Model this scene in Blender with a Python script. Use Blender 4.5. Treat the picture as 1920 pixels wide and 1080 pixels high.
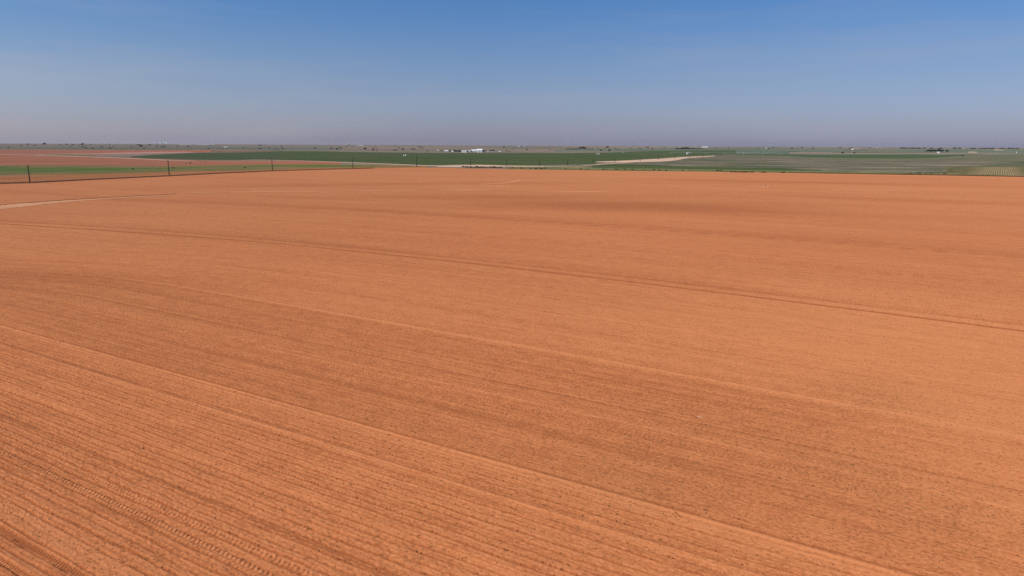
import bpy, math, random
import numpy as np
from mathutils import Matrix, Vector
random.seed(7)
rng = np.random.default_rng(7)

for o in list(bpy.data.objects):
    bpy.data.objects.remove(o)
scene = bpy.context.scene
col = scene.collection

# ------------------------------------------------------------------ camera
FZ = 0.3                                            # the ploughed field lies a little above the land round it
FPX, CAMH, HORIZON = 1280.0, 25.0 + FZ, 272.4          # focal length in px of a 1920 wide frame, height, horizon row
PITCH = math.atan((540 - HORIZON) / FPX)
ROLL = math.atan(8 / 1920)
fwd = Vector((0, math.cos(PITCH), -math.sin(PITCH)))
r0 = Vector((1, 0, 0)); u0 = Vector((0, math.sin(PITCH), math.cos(PITCH)))
cright = r0 * math.cos(ROLL) + u0 * math.sin(ROLL)
cup = -r0 * math.sin(ROLL) + u0 * math.cos(ROLL)
cam_data = bpy.data.cameras.new("camera")
cam = bpy.data.objects.new("camera", cam_data); col.objects.link(cam)
cam_data.sensor_width = 36; cam_data.lens = FPX / 1920 * 36
cam_data.clip_start = 0.5; cam_data.clip_end = 60000
M3 = Matrix((cright, cup, -fwd)).transposed()
cam.matrix_world = Matrix.Translation((0, 0, CAMH)) @ M3.to_4x4()
scene.camera = cam

# ------------------------------------------------------------------ sun and sky
SUN_AZ, SUN_EL = math.radians(-118), math.radians(50)     # azimuth clockwise from +Y
sd = bpy.data.lights.new("sun", 'SUN'); sd.energy = 4.4; sd.angle = math.radians(0.5); sd.color = (1.0, 0.95, 0.88)
sun = bpy.data.objects.new("sun", sd); col.objects.link(sun)
sdir = Vector((math.sin(SUN_AZ) * math.cos(SUN_EL), math.cos(SUN_AZ) * math.cos(SUN_EL), math.sin(SUN_EL)))
sun.rotation_euler = sdir.to_track_quat('Z', 'Y').to_euler()
sun.location = (-60, -60, 80)

world = bpy.data.worlds.new("World"); scene.world = world; world.use_nodes = True
wt = world.node_tree; wt.nodes.clear()
wout = wt.nodes.new('ShaderNodeOutputWorld'); bg = wt.nodes.new('ShaderNodeBackground')
sky = wt.nodes.new('ShaderNodeTexSky'); sky.sky_type = 'NISHITA'; sky.sun_disc = False
sky.sun_elevation = SUN_EL; sky.sun_rotation = SUN_AZ % (2 * math.pi)
sky.altitude = 900; sky.air_density = 1.0; sky.dust_density = 2.0; sky.ozone_density = 1.5
wtc = wt.nodes.new('ShaderNodeTexCoord'); wsep = wt.nodes.new('ShaderNodeSeparateXYZ')
wt.links.new(wtc.outputs['Generated'], wsep.inputs[0])
SKY_TINT = [(-0.02, (0.76, 0.74, 1.16)), (0.0, (0.76, 0.74, 1.16)), (0.03, (0.66, 0.67, 0.98)),
            (0.08, (0.63, 0.68, 0.91)), (0.12, (0.58, 0.69, 0.93)), (0.155, (0.49, 0.69, 0.98)), (0.20, (0.40, 0.68, 1.02)), (1.0, (0.6, 0.7, 0.9))]
def ramp(nt, stops, interp='LINEAR'):
    n = nt.nodes.new('ShaderNodeValToRGB'); e = n.color_ramp.elements; n.color_ramp.interpolation = interp
    while len(e) > 1: e.remove(e[-1])
    for i, (p, c) in enumerate(stops):
        el = e[0] if i == 0 else e.new(p)
        el.position = p; el.color = (*c, 1) if len(c) == 3 else c
    return n
wmr = wt.nodes.new('ShaderNodeMapRange'); wmr.inputs[1].default_value = -0.02; wmr.inputs[2].default_value = 0.35
wt.links.new(wsep.outputs['Z'], wmr.inputs[0])
wr = ramp(wt, [((p + 0.02) / 0.37, c) for p, c in SKY_TINT[:-1]] + [(1.0, (0.42, 0.62, 1.0))])
wt.links.new(wmr.outputs[0], wr.inputs[0])
wmul = wt.nodes.new('ShaderNodeMix'); wmul.data_type = 'RGBA'; wmul.blend_type = 'MULTIPLY'; wmul.inputs[0].default_value = 1.0
wt.links.new(sky.outputs[0], wmul.inputs[6]); wt.links.new(wr.outputs[0], wmul.inputs[7])
# thin, barely visible cirrus veil
wmap = wt.nodes.new('ShaderNodeMapping'); wmap.inputs['Scale'].default_value = (1.6, 1.6, 16)
wmap.inputs['Rotation'].default_value = (0, math.radians(4), 0)
wt.links.new(wtc.outputs['Generated'], wmap.inputs[0])
wn = wt.nodes.new('ShaderNodeTexNoise'); wn.inputs['Scale'].default_value = 1.6; wn.inputs['Detail'].default_value = 6
wn.inputs['Roughness'].default_value = 0.55
wt.links.new(wmap.outputs[0], wn.inputs['Vector'])
wnr = wt.nodes.new('ShaderNodeMapRange'); wnr.inputs[1].default_value = 0.45; wnr.inputs[2].default_value = 0.8
wnr.inputs[3].default_value = 0.0; wnr.inputs[4].default_value = 0.22
wt.links.new(wn.outputs[0], wnr.inputs[0])
wadd = wt.nodes.new('ShaderNodeMix'); wadd.data_type = 'RGBA'; wadd.blend_type = 'MIX'
wadd.inputs[7].default_value = (4.2, 4.2, 4.9, 1)
wt.links.new(wnr.outputs[0], wadd.inputs[0]); wt.links.new(wmul.outputs[2], wadd.inputs[6])
# the side nearer the sun is a little brighter and warmer near the horizon
wlx = wt.nodes.new('ShaderNodeMapRange'); wlx.inputs[1].default_value = -0.05; wlx.inputs[2].default_value = -0.62
wt.links.new(wsep.outputs['X'], wlx.inputs[0])
wlz = wt.nodes.new('ShaderNodeMapRange'); wlz.inputs[1].default_value = 0.22; wlz.inputs[2].default_value = 0.0
wlz.inputs[3].default_value = 0.35; wt.links.new(wsep.outputs['Z'], wlz.inputs[0])
wlm = wt.nodes.new('ShaderNodeMath'); wlm.operation = 'MULTIPLY'; wt.links.new(wlx.outputs[0], wlm.inputs[0]); wt.links.new(wlz.outputs[0], wlm.inputs[1])
wl = wt.nodes.new('ShaderNodeMix'); wl.data_type = 'RGBA'; wl.blend_type = 'MULTIPLY'; wl.inputs[7].default_value = (1.30, 1.24, 1.14, 1)
wt.links.new(wlm.outputs[0], wl.inputs[0]); wt.links.new(wadd.outputs[2], wl.inputs[6])
wt.links.new(wl.outputs[2], bg.inputs[0]); bg.inputs[1].default_value = 0.10
wt.links.new(bg.outputs[0], wout.inputs[0])

scene.view_settings.view_transform = 'Standard'; scene.view_settings.look = 'None'
scene.cycles.use_denoising = False
scene.view_settings.exposure = 0.0; scene.view_settings.gamma = 1.0

# ------------------------------------------------------------------ geometry helpers
def sstep(a, b, x):
    t = np.clip((x - a) / (b - a), 0, 1); return t * t * (3 - 2 * t)
def terrain(x, y):                     # flat plain that lifts very slowly a few kilometres out
    d = np.hypot(x, y)
    z = 17.5 * sstep(2100, 4600, d) + 3.0 * sstep(4600, 9000, d)
    z = z + sstep(2500, 4500, d) * 0.6 * np.sin(x / 900.0 + 1.0) * np.sin(y / 1300.0 + x / 2100.0)
    return z
def at(px, py, z0=0.0):                        # point of the land seen at a pixel of the 1920x1080 photograph
    u = (px - 960) / FPX; v = (540 - py) / FPX
    d = fwd + cright * u + cup * v
    hl = math.hypot(d.x, d.y)
    if d.z < 0:
        R = (CAMH - z0) / -d.z * hl
    else:
        R = 1e9
    if R < 2100:
        return Vector((d.x * R / hl, d.y * R / hl, z0))
    R = 2000.0; step = 20.0
    while R < 12000:
        x, y = d.x * R / hl, d.y * R / hl
        if CAMH + d.z * R / hl <= terrain(x, y): break
        R += step
    x, y = d.x * R / hl, d.y * R / hl
    return Vector((x, y, float(terrain(x, y))))
def mpp(p): return (p - cam.location).dot(fwd) / FPX      # metres per photograph pixel at a point

def mesh_np(name, V, Fq, mats, uv=None, tri=False, smooth=False, matidx=None, attrs=None):
    me = bpy.data.meshes.new(name); n = 3 if tri else 4
    V = np.asarray(V, dtype=np.float32); Fq = np.asarray(Fq, dtype=np.int32)
    me.vertices.add(len(V)); me.vertices.foreach_set('co', V.ravel())
    me.loops.add(Fq.size); me.loops.foreach_set('vertex_index', Fq.ravel())
    me.polygons.add(len(Fq)); me.polygons.foreach_set('loop_start', np.arange(0, Fq.size, n, dtype=np.int32))
    if matidx is not None: me.polygons.foreach_set('material_index', np.asarray(matidx, dtype=np.int32))
    me.update(calc_edges=True)
    for a, vals in (attrs or {}).items():
        at_ = me.attributes.new(a, 'FLOAT', 'POINT'); at_.data.foreach_set('value', np.asarray(vals, dtype=np.float32))
    if uv is not None:
        u = me.uv_layers.new(name='UVMap'); u.data.foreach_set('uv', np.asarray(uv, dtype=np.float32)[Fq.ravel()].ravel())
    if smooth: me.polygons.foreach_set('use_smooth', np.ones(len(Fq), dtype=bool))
    for m in mats: me.materials.append(m)
    me.validate(); return me
def link(name, me, parent=None, loc=None, rz=0.0):
    o = bpy.data.objects.new(name, me); col.objects.link(o)
    if parent: o.parent = parent
    if loc is not None: o.location = loc
    o.rotation_euler = (0, 0, rz); return o
def tag(o, label=None, cat=None, group=None, kind=None):
    for k, v in (('label', label), ('category', cat), ('group', group), ('kind', kind)):
        if v: o[k] = v
    return o
def empty(name, loc, rz=0.0):
    o = bpy.data.objects.new(name, None); col.objects.link(o); o.location = loc; o.rotation_euler = (0, 0, rz)
    o.empty_display_size = 1; return o
def grid_faces(nr, nc):
    i = np.arange(nr - 1)[:, None] * nc + np.arange(nc - 1)[None, :]
    return np.stack([i, i + 1, i + nc + 1, i + nc], -1).reshape(-1, 4)

class MB:                                             # collects simple shapes into one mesh
    def __init__(s): s.v = []; s.f = []; s.m = []
    def add(s, vs, fs, m=0):
        b = len(s.v); s.v += [tuple(v) for v in vs]; s.f += [tuple(i + b for i in f) for f in fs]; s.m += [m] * len(fs)
    def box(s, x0, x1, y0, y1, z0, z1, m=0):
        s.add([(x0,y0,z0),(x1,y0,z0),(x1,y1,z0),(x0,y1,z0),(x0,y0,z1),(x1,y0,z1),(x1,y1,z1),(x0,y1,z1)],
              [(0,3,2,1),(4,5,6,7),(0,1,5,4),(1,2,6,5),(2,3,7,6),(3,0,4,7)], m)
    def gable(s, x0, x1, y0, y1, z0, z1, m=0):       # ridge along x
        ym = (y0 + y1) / 2
        s.add([(x0,y0,z0),(x1,y0,z0),(x1,y1,z0),(x0,y1,z0),(x0,ym,z1),(x1,ym,z1)],
              [(0,3,2,1),(0,1,5,4),(2,3,4,5),(1,2,5),(3,0,4)], m)
    def tube(s, pts, rad, n=8, m=0, cap=True):
        rings = []
        for k, p in enumerate(pts):
            p = Vector(p); a = Vector(pts[max(k-1,0)]); b = Vector(pts[min(k+1,len(pts)-1)])
            t = (b - a).normalized(); q = t.to_track_quat('Z', 'Y')
            r = rad[k] if isinstance(rad, (list, tuple)) else rad
            rings.append([p + q @ Vector((math.cos(2*math.pi*j/n)*r, math.sin(2*math.pi*j/n)*r, 0)) for j in range(n)])
        vs = [v for R in rings for v in R]; fs = []
        for k in range(len(pts) - 1):
            for j in range(n):
                fs.append((k*n+j, k*n+(j+1)%n, (k+1)*n+(j+1)%n, (k+1)*n+j))
        if cap: fs.append(tuple(range(n-1,-1,-1))); fs.append(tuple((len(pts)-1)*n+j for j in range(n)))
        s.add(vs, fs, m)
    def dome(s, c, r, h, n=14, k=5, m=0):
        vs = []; fs = []
        for a in range(k):
            t = a / k * math.pi / 2
            for j in range(n):
                vs.append((c[0]+r*math.cos(t)*math.cos(2*math.pi*j/n), c[1]+r*math.cos(t)*math.sin(2*math.pi*j/n), c[2]+h*math.sin(t)))
        vs.append((c[0], c[1], c[2]+h))
        for a in range(k-1):
            for j in range(n): fs.append((a*n+j, a*n+(j+1)%n, (a+1)*n+(j+1)%n, (a+1)*n+j))
        for j in range(n): fs.append(((k-1)*n+j, (k-1)*n+(j+1)%n, k*n))
        s.add(vs, fs, m)
    def mesh(s, name, mats, smooth=False):
        me = bpy.data.meshes.new(name); me.from_pydata(s.v, [], s.f); me.update()
        me.polygons.foreach_set('material_index', s.m)
        if smooth: me.polygons.foreach_set('use_smooth', [True]*len(s.f))
        for m in mats: me.materials.append(m)
        return me

# ------------------------------------------------------------------ materials
def new_mat(name):
    m = bpy.data.materials.new(name); m.use_nodes = True; nt = m.node_tree
    b = nt.nodes['Principled BSDF']; b.inputs['Roughness'].default_value = 0.95
    b.inputs['Specular IOR Level'].default_value = 0.1
    return m, nt, b
def N(nt, t, **kw):
    n = nt.nodes.new(t)
    for k, v in kw.items():
        if k.startswith('i_'): n.inputs[k[2:].replace('_', ' ')].default_value = v
        else: setattr(n, k, v)
    return n
def mth(nt, op, a, b=None, c=None, clamp=False):
    n = nt.nodes.new('ShaderNodeMath'); n.operation = op; n.use_clamp = clamp
    for i, v in enumerate((a, b, c)):
        if v is None: continue
        if isinstance(v, (int, float)): n.inputs[i].default_value = v
        else: nt.links.new(v, n.inputs[i])
    return n.outputs[0]
def mixc(nt, fac, a, b, mode='MIX'):
    n = nt.nodes.new('ShaderNodeMix'); n.data_type = 'RGBA'; n.blend_type = mode
    for i, v in ((0, fac), (6, a), (7, b)):
        if isinstance(v, (int, float)): n.inputs[i].default_value = v
        elif isinstance(v, tuple): n.inputs[i].default_value = (*v, 1)
        else: nt.links.new(v, n.inputs[i])
    return n.outputs[2]
def noise(nt, vec, scale, sx=1, sy=1, sz=1, detail=3, rough=0.55, off=0):
    mp = N(nt, 'ShaderNodeMapping'); mp.inputs['Scale'].default_value = (sx * scale, sy * scale, sz * scale)
    mp.inputs['Location'].default_value = (off, off * 1.7, off * .3)
    nt.links.new(vec, mp.inputs[0])
    n = N(nt, 'ShaderNodeTexNoise'); n.inputs['Scale'].default_value = 1; n.inputs['Detail'].default_value = detail
    n.inputs['Roughness'].default_value = rough
    nt.links.new(mp.outputs[0], n.inputs['Vector']); return n.outputs[0]
def rng_map(nt, v, a, b, c=0.0, d=1.0):
    n = N(nt, 'ShaderNodeMapRange'); n.clamp = True
    for i, x in enumerate((a, b, c, d)): n.inputs[i + 1].default_value = x
    nt.links.new(v, n.inputs[0]); return n.outputs[0]

TRACKS = ((18.0, 0.2, 0.26, 0.040), (16.3, 0.2, 0.26, 0.040), (23.6, 0.36, 0.40, 0.040), (24.9, 0.30, 0.40, 0.030), (54.0, 0.3, 0.4, 0.03), (33.0, 0.25, 0.35, 0.02))
def soil_material():
    m, nt, b = new_mat('red_soil')
    uv = N(nt, 'ShaderNodeUVMap', uv_map='UVMap').outputs[0]
    sep = N(nt, 'ShaderNodeSeparateXYZ'); nt.links.new(uv, sep.inputs[0])
    U, V = sep.outputs[0], sep.outputs[1]
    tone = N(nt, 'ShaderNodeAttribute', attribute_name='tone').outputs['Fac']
    veg = N(nt, 'ShaderNodeAttribute', attribute_name='veg').outputs['Fac']
    big = noise(nt, uv, 1, 0.006, 0.022, detail=4)
    streak = noise(nt, uv, 1, 0.012, 0.45, detail=4, off=3)
    streak2 = noise(nt, uv, 1, 0.02, 1.7, detail=3, off=9)
    grain = noise(nt, uv, 1, 3.0, 4.6, detail=3, rough=0.7)
    grain2 = noise(nt, uv, 1, 0.5, 0.9, detail=3, rough=0.6, off=5)
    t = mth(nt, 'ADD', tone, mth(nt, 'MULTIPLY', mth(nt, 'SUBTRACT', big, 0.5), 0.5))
    t = mth(nt, 'ADD', t, mth(nt, 'MULTIPLY', mth(nt, 'SUBTRACT', streak, 0.5), 0.45))
    t = mth(nt, 'ADD', t, mth(nt, 'MULTIPLY', mth(nt, 'SUBTRACT', streak2, 0.5), 0.85))
    t = mth(nt, 'ADD', t, mth(nt, 'MULTIPLY', mth(nt, 'SUBTRACT', grain, 0.5), 2.7))
    t = mth(nt, 'ADD', t, mth(nt, 'MULTIPLY', mth(nt, 'SUBTRACT', grain2, 0.5), 0.9))
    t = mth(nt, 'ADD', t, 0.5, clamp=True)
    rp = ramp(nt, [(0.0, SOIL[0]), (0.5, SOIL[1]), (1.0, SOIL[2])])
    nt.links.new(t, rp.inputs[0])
    # dead stubble and seedlings: small dark flecks that sit in lines along the rows
    fl = noise(nt, uv, 1, 3.4, 6.2, detail=2, rough=0.5, off=11)
    patch = noise(nt, uv, 1, 0.02, 0.06, detail=3, off=21)
    thr = mth(nt, 'ADD', mth(nt, 'MULTIPLY', patch, 0.10), mth(nt, 'MULTIPLY', veg, 0.10))
    fk = mth(nt, 'ADD', fl, thr)
    fk = rng_map(nt, fk, 0.675, 0.73)
    c = mixc(nt, mth(nt, 'MULTIPLY', fk, 0.75), rp.outputs[0], (0.20, 0.075, 0.026))
    # the far end of the field is sandier
    sand = N(nt, 'ShaderNodeAttribute', attribute_name='sand').outputs['Fac']
    c = mixc(nt, mth(nt, 'MULTIPLY', sand, rng_map(nt, big, 0.3, 0.65, 0.55, 1.0)), c, mixc(nt, t, (0.35, 0.118, 0.040), (0.545, 0.215, 0.082)))
    # slight olive cast where the seedlings stand
    pv = rng_map(nt, noise(nt, uv, 1, 0.012, 0.035, detail=4, off=31), 0.5, 0.75)
    pv = mth(nt, 'MULTIPLY', mth(nt, 'ADD', mth(nt, 'MULTIPLY', pv, 0.12), mth(nt, 'MULTIPLY', veg, 0.3)), rng_map(nt, grain, 0.35, 0.6), clamp=True)
    c = mixc(nt, pv, c, (0.26, 0.13, 0.043))
    nt.links.new(c, b.inputs['Base Color'])
    b.inputs['Diffuse Roughness'].default_value = 0.3
    b.inputs['Roughness'].default_value = 1.0
    # relief too fine to model: crumbs of soil and the lugs of the tyre tracks
    h = mth(nt, 'MULTIPLY', grain, 0.07)
    h = mth(nt, 'ADD', h, mth(nt, 'MULTIPLY', grain2, 0.05))
    for r, wd, per, dep in TRACKS:
        dv = mth(nt, 'ABSOLUTE', mth(nt, 'SUBTRACT', V, r))
        msk = rng_map(nt, dv, wd * 0.8, wd * 1.2, 1, 0)
        sl = mth(nt, 'ADD', mth(nt, 'MULTIPLY', U, 2 * math.pi / per), mth(nt, 'MULTIPLY', dv, 9.0))
        lug = mth(nt, 'MULTIPLY', mth(nt, 'SINE', sl), dep)
        h = mth(nt, 'ADD', h, mth(nt, 'MULTIPLY', lug, msk))
    bp = N(nt, 'ShaderNodeBump'); bp.inputs['Strength'].default_value = 0.8; bp.inputs['Distance'].default_value = 1.0
    nt.links.new(h, bp.inputs['Height']); nt.links.new(bp.outputs[0], b.inputs['Normal'])
    return m
SOIL = [(0.325, 0.102, 0.034), (0.462, 0.158, 0.055), (0.548, 0.204, 0.076)]

def field_mat(name, stops, ang=0.0, sx=0.004, sy=0.03, amp=1.0, fine=0.15, fineamp=0.5, detail=5, rows=None):
    m, nt, b = new_mat(name)
    g = N(nt, 'ShaderNodeNewGeometry').outputs['Position']
    rot = N(nt, 'ShaderNodeMapping'); rot.inputs['Rotation'].default_value = (0, 0, -ang); nt.links.new(g, rot.inputs[0])
    v = rot.outputs[0]
    a = noise(nt, v, 1, sx, sy, 0, detail=detail)
    f = noise(nt, v, 1, fine, fine, 0, detail=3, off=4)
    t = mth(nt, 'ADD', mth(nt, 'MULTIPLY', mth(nt, 'SUBTRACT', a, 0.5), 2.2 * amp), mth(nt, 'MULTIPLY', mth(nt, 'SUBTRACT', f, 0.5), fineamp))
    t = mth(nt, 'ADD', t, 0.5, clamp=True)
    rp = ramp(nt, stops); nt.links.new(t, rp.inputs[0]); c = rp.outputs[0]
    if rows:
        sep = N(nt, 'ShaderNodeSeparateXYZ'); nt.links.new(v, sep.inputs[0])
        s = mth(nt, 'SINE', mth(nt, 'MULTIPLY', sep.outputs[1], 2 * math.pi / rows[0]))
        s = rng_map(nt, s, -0.3, 0.5)
        s = mth(nt, 'MULTIPLY', s, rng_map(nt, mth(nt, 'ABSOLUTE', sep.outputs[1]), 12, 27, 1, 0.08))
        c = mixc(nt, mth(nt, 'MULTIPLY', s, rows[2]), c, rows[1])
    nt.links.new(c, b.inputs['Base Color']); b.inputs['Diffuse Roughness'].default_value = 0.7
    return m
def flat_mat(name, c, rough=0.8, var=0.12, scale=0.6, metal=0.0, spec=0.3):
    m, nt, b = new_mat(name)
    oc = N(nt, 'ShaderNodeTexCoord').outputs['Object']
    n = noise(nt, oc, scale, detail=4)
    cc = mixc(nt, rng_map(nt, n, 0.35, 0.7), tuple(x * (1 - var) for x in c), tuple(min(1, x * (1 + var)) for x in c))
    nt.links.new(cc, b.inputs['Base Color']); b.inputs['Roughness'].default_value = rough
    b.inputs['Metallic'].default_value = metal; b.inputs['Specular IOR Level'].default_value = spec
    return m
M = {}
M['soil'] = soil_material()
M['ground'] = field_mat('far_pasture', [(0.0, (0.075, 0.075, 0.045)), (0.4, (0.15, 0.125, 0.08)), (0.7, (0.21, 0.15, 0.10)), (1.0, (0.27, 0.18, 0.12))], 0.3, 0.0012, 0.004, 1.0, 0.012, 0.5)
M['fallow'] = field_mat('fallow_soil', [(0.0, (0.23, 0.095, 0.028)), (0.5, (0.33, 0.125, 0.040)), (1.0, (0.40, 0.150, 0.052))], 1.1, 0.01, 0.06, 1.0, 0.2, 0.4)
M['weeds'] = field_mat('olive_weeds', [(0.0, (0.07, 0.09, 0.018)), (0.4, (0.13, 0.125, 0.03)), (0.72, (0.21, 0.13, 0.045)), (1.0, (0.30, 0.14, 0.058))], 0.9, 0.01, 0.05, 1.3, 0.12, 0.6)
M['greenstrip'] = field_mat('green_strip', [(0.0, (0.045, 0.088, 0.010)), (0.5, (0.085, 0.125, 0.016)), (1.0, (0.17, 0.135, 0.03))], 1.0, 0.01, 0.06, 1.2, 0.12, 0.6)
M['redfield'] = field_mat('red_far_field', [(0.0, (0.25, 0.088, 0.038)), (0.5, (0.31, 0.110, 0.050)), (1.0, (0.39, 0.148, 0.068))], 0.5, 0.003, 0.02, 0.9, 0.03, 0.3)
M['pinkfield'] = field_mat('pink_far_field', [(0.0, (0.34, 0.16, 0.11)), (1.0, (0.46, 0.24, 0.165))], 0.5, 0.003, 0.02, 0.8, 0.03, 0.3)
M['crop'] = field_mat('green_crop', [(0.0, (0.032, 0.050, 0.009)), (0.5, (0.050, 0.068, 0.014)), (1.0, (0.082, 0.086, 0.026))], 0.15, 0.003, 0.02, 1.1, 0.05, 0.5)
M['crop2'] = field_mat('bluish_crop', [(0.0, (0.030, 0.058, 0.014)), (1.0, (0.062, 0.088, 0.028))], 0.0, 0.002, 0.012, 0.9, 0.05, 0.25)
M['road'] = field_mat('pale_dirt', [(0.0, (0.40, 0.25, 0.155)), (1.0, (0.58, 0.40, 0.27))], 0.0, 0.02, 0.08, 0.9, 0.2, 0.4)
M['sandtrack'] = field_mat('loose_sand', [(0.0, (0.55, 0.245, 0.110)), (1.0, (0.66, 0.33, 0.165))], 0.0, 0.02, 0.08, 0.9, 0.3, 0.6)
M['darksoil'] = field_mat('dark_soil', [(0.0, (0.13, 0.042, 0.016)), (1.0, (0.24, 0.085, 0.034))], 0.0, 0.05, 0.2, 1.0, 0.6, 0.6)  # darker brown soil for the bank and the strip beside the track
M['mixed'] = field_mat('mixed_stubble', [(0.0, (0.042, 0.062, 0.018)), (0.35, (0.080, 0.082, 0.035)), (0.5, (0.125, 0.092, 0.060)), (0.72, (0.150, 0.112, 0.082)), (0.86, (0.13, 0.12, 0.06)), (1.0, (0.23, 0.18, 0.12))], -0.12, 0.007, 0.034, 1.9, 0.08, 0.8)
M['olive'] = field_mat('olive_field', [(0.0, (0.060, 0.075, 0.030)), (0.5, (0.105, 0.098, 0.050)), (1.0, (0.165, 0.125, 0.072))], 0.0, 0.004, 0.03, 1.5, 0.06, 0.6)
M['dullgreen'] = field_mat('dull_green_crop', [(0.0, (0.045, 0.062, 0.024)), (0.5, (0.075, 0.080, 0.035)), (1.0, (0.12, 0.105, 0.05))], 0.0, 0.006, 0.03, 1.4, 0.06, 0.6)
M['rowcrop'] = field_mat('row_crop', [(0.0, (0.055, 0.060, 0.016)), (0.5, (0.090, 0.078, 0.026)), (1.0, (0.14, 0.098, 0.038))], math.radians(90 - 35.0), 0.004, 0.03, 0.9, 0.1, 0.3,
                         rows=(1.9, (0.36, 0.24, 0.115), 0.7))
M['fargreen'] = field_mat('far_green', [(0.0, (0.055, 0.085, 0.050)), (0.5, (0.10, 0.115, 0.070)), (1.0, (0.17, 0.15, 0.10))], 0.0, 0.0015, 0.006, 1.1, 0.02, 0.3)
M['verge'] = field_mat('verge_grass', [(0.0, (0.05, 0.075, 0.018)), (0.5, (0.11, 0.115, 0.035)), (1.0, (0.25, 0.17, 0.08))], 0.0, 0.02, 0.08, 1.2, 0.2, 0.6)
M['wood'] = flat_mat('pole_wood', (0.030, 0.018, 0.011), 0.9, 0.25, 0.8)
M['steel'] = flat_mat('galvanised_steel', (0.62, 0.65, 0.62), 0.45, 0.08, 1.0, 0.3)
M['ceramic'] = flat_mat('insulator_ceramic', (0.28, 0.27, 0.25), 0.3, 0.05)
M['whitewall'] = flat_mat('white_sheet_wall', (0.80, 0.80, 0.76), 0.6, 0.08, 0.3)
M['whiteroof'] = flat_mat('white_sheet_roof', (0.78, 0.80, 0.77), 0.5, 0.06, 0.3)
M['greywall'] = flat_mat('grey_sheet_wall', (0.50, 0.48, 0.43), 0.7, 0.1, 0.3)
M['redroof'] = flat_mat('rusty_roof', (0.30, 0.13, 0.11), 0.7, 0.15, 0.3)
M['dark'] = flat_mat('dark_opening', (0.03, 0.03, 0.03), 0.6)
M['rubber'] = flat_mat('tyre_rubber', (0.03, 0.03, 0.03), 0.8)
M['leaf'] = flat_mat('tree_leaf', (0.012, 0.020, 0.010), 0.7, 0.35, 0.5)
M['leafgrey'] = flat_mat('bush_leaf', (0.032, 0.036, 0.024), 0.8, 0.3, 0.5)
M['bark'] = flat_mat('bark', (0.07, 0.05, 0.035), 0.9)
M['dryweed'] = flat_mat('dry_weed', (0.095, 0.034, 0.014), 0.9, 0.35, 2.0)
M['greenweed'] = flat_mat('green_weed', (0.075, 0.085, 0.022), 0.9, 0.35, 2.0)
M['residue'] = flat_mat('crop_residue', (0.17, 0.060, 0.021), 0.9, 0.35, 0.8)
M['seedling'] = flat_mat('seedling_leaf', (0.20, 0.10, 0.032), 0.8, 0.3, 0.8)
M['clod'] = flat_mat('soil_clod', (0.50, 0.24, 0.13), 0.95, 0.15, 3.0)

# ------------------------------------------------------------------ ground sheet
rings = np.concatenate([np.array([0, 20, 60, 120, 200, 300, 450, 600, 800, 1000]), np.arange(1200, 5200, 50), np.geomspace(5300, 16000, 40)])
nA = 360
ang = np.linspace(0, 2 * np.pi, nA, endpoint=False)
X = rings[1:, None] * np.sin(ang); Y = rings[1:, None] * np.cos(ang)
Z = terrain(X, Y)
V = np.stack([X, Y, Z], -1).reshape(-1, 3)
nr = len(rings) - 1
i = np.arange(nr - 1)[:, None] * nA; j = np.arange(nA)[None, :]; j2 = (j + 1) % nA
Fq = np.stack([i + j, i + nA + j, i + nA + j2, i + j2], -1).reshape(-1, 4)
me = mesh_np('ground', V, Fq, [M['ground']], smooth=True)
# close the middle
import bmesh
bmx = bmesh.new(); bmx.from_mesh(me); bmx.verts.ensure_lookup_table()
f = bmx.faces.new([bmx.verts[k] for k in range(nA)])
bmesh.ops.recalc_face_normals(bmx, faces=bmx.faces); bmx.to_mesh(me); bmx.free()
tag(link('ground', me), kind='structure')

def poly_y(pts, xs):
    return np.interp(xs, [p[0] for p in pts], [p[1] for p in pts])
LEVEL = [0]
def sheet(name, top, bottom, mat, lift=None, dx=10, dy=0.8):
    """field lying on the land between a far and a near outline"""
    LEVEL[0] += 1
    z = lift if lift is not None else 0.02 + 0.004 * LEVEL[0]
    x0 = max(top[0][0], bottom[0][0]); x1 = min(top[-1][0], bottom[-1][0])
    xs = np.linspace(x0, x1, max(2, int((x1 - x0) / dx) + 1))
    yt, yb = poly_y(top, xs), poly_y(bottom, xs)
    nrow = max(2, int(np.max(yb - yt) / dy) + 2)
    V = []
    for r_ in range(nrow):
        w = r_ / (nrow - 1)
        for x, a, b_ in zip(xs, yt, yb):
            p = at(float(x), float(a + (b_ - a) * w)); V.append((p.x, p.y, p.z + z))
    Fq = grid_faces(nrow, len(xs))[:, ::-1]
    me = mesh_np(name, V, Fq, [mat]); return tag(link(name, me), kind='structure')

# far land, from the horizon inward
sheet('pasture', [(-300, 274.2), (0, 275.5), (330, 276.5), (640, 277)], [(-300, 277.6), (0, 278.8), (240, 279.6), (420, 279.8), (640, 281)], M['fargreen'])
sheet('pasture', [(1040, 280.5), (1280, 277.2), (1500, 277.8), (1700, 277.5), (2200, 279)], [(1040, 284), (1280, 283), (1500, 285), (1700, 287), (2200, 290)], M['fargreen'])
sheet('red_field', [(-500, 278), (0, 280.3), (160, 280.8), (320, 281), (400, 281.3), (470, 282.2), (520, 283)],
      [(-500, 283), (0, 289.5), (160, 290.5), (260, 289), (345, 287), (400, 285.6), (460, 284.9), (520, 283.6)], M['redfield'])
sheet('red_field', [(-500, 282), (0, 289), (120, 292), (250, 296), (330, 299.5), (400, 301.5), (470, 301.5), (560, 302), (640, 304.5)],
      [(-500, 312), (0, 310.5), (160, 311), (320, 311), (480, 309.5), (600, 309), (640, 309)], M['redfield'])
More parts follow.
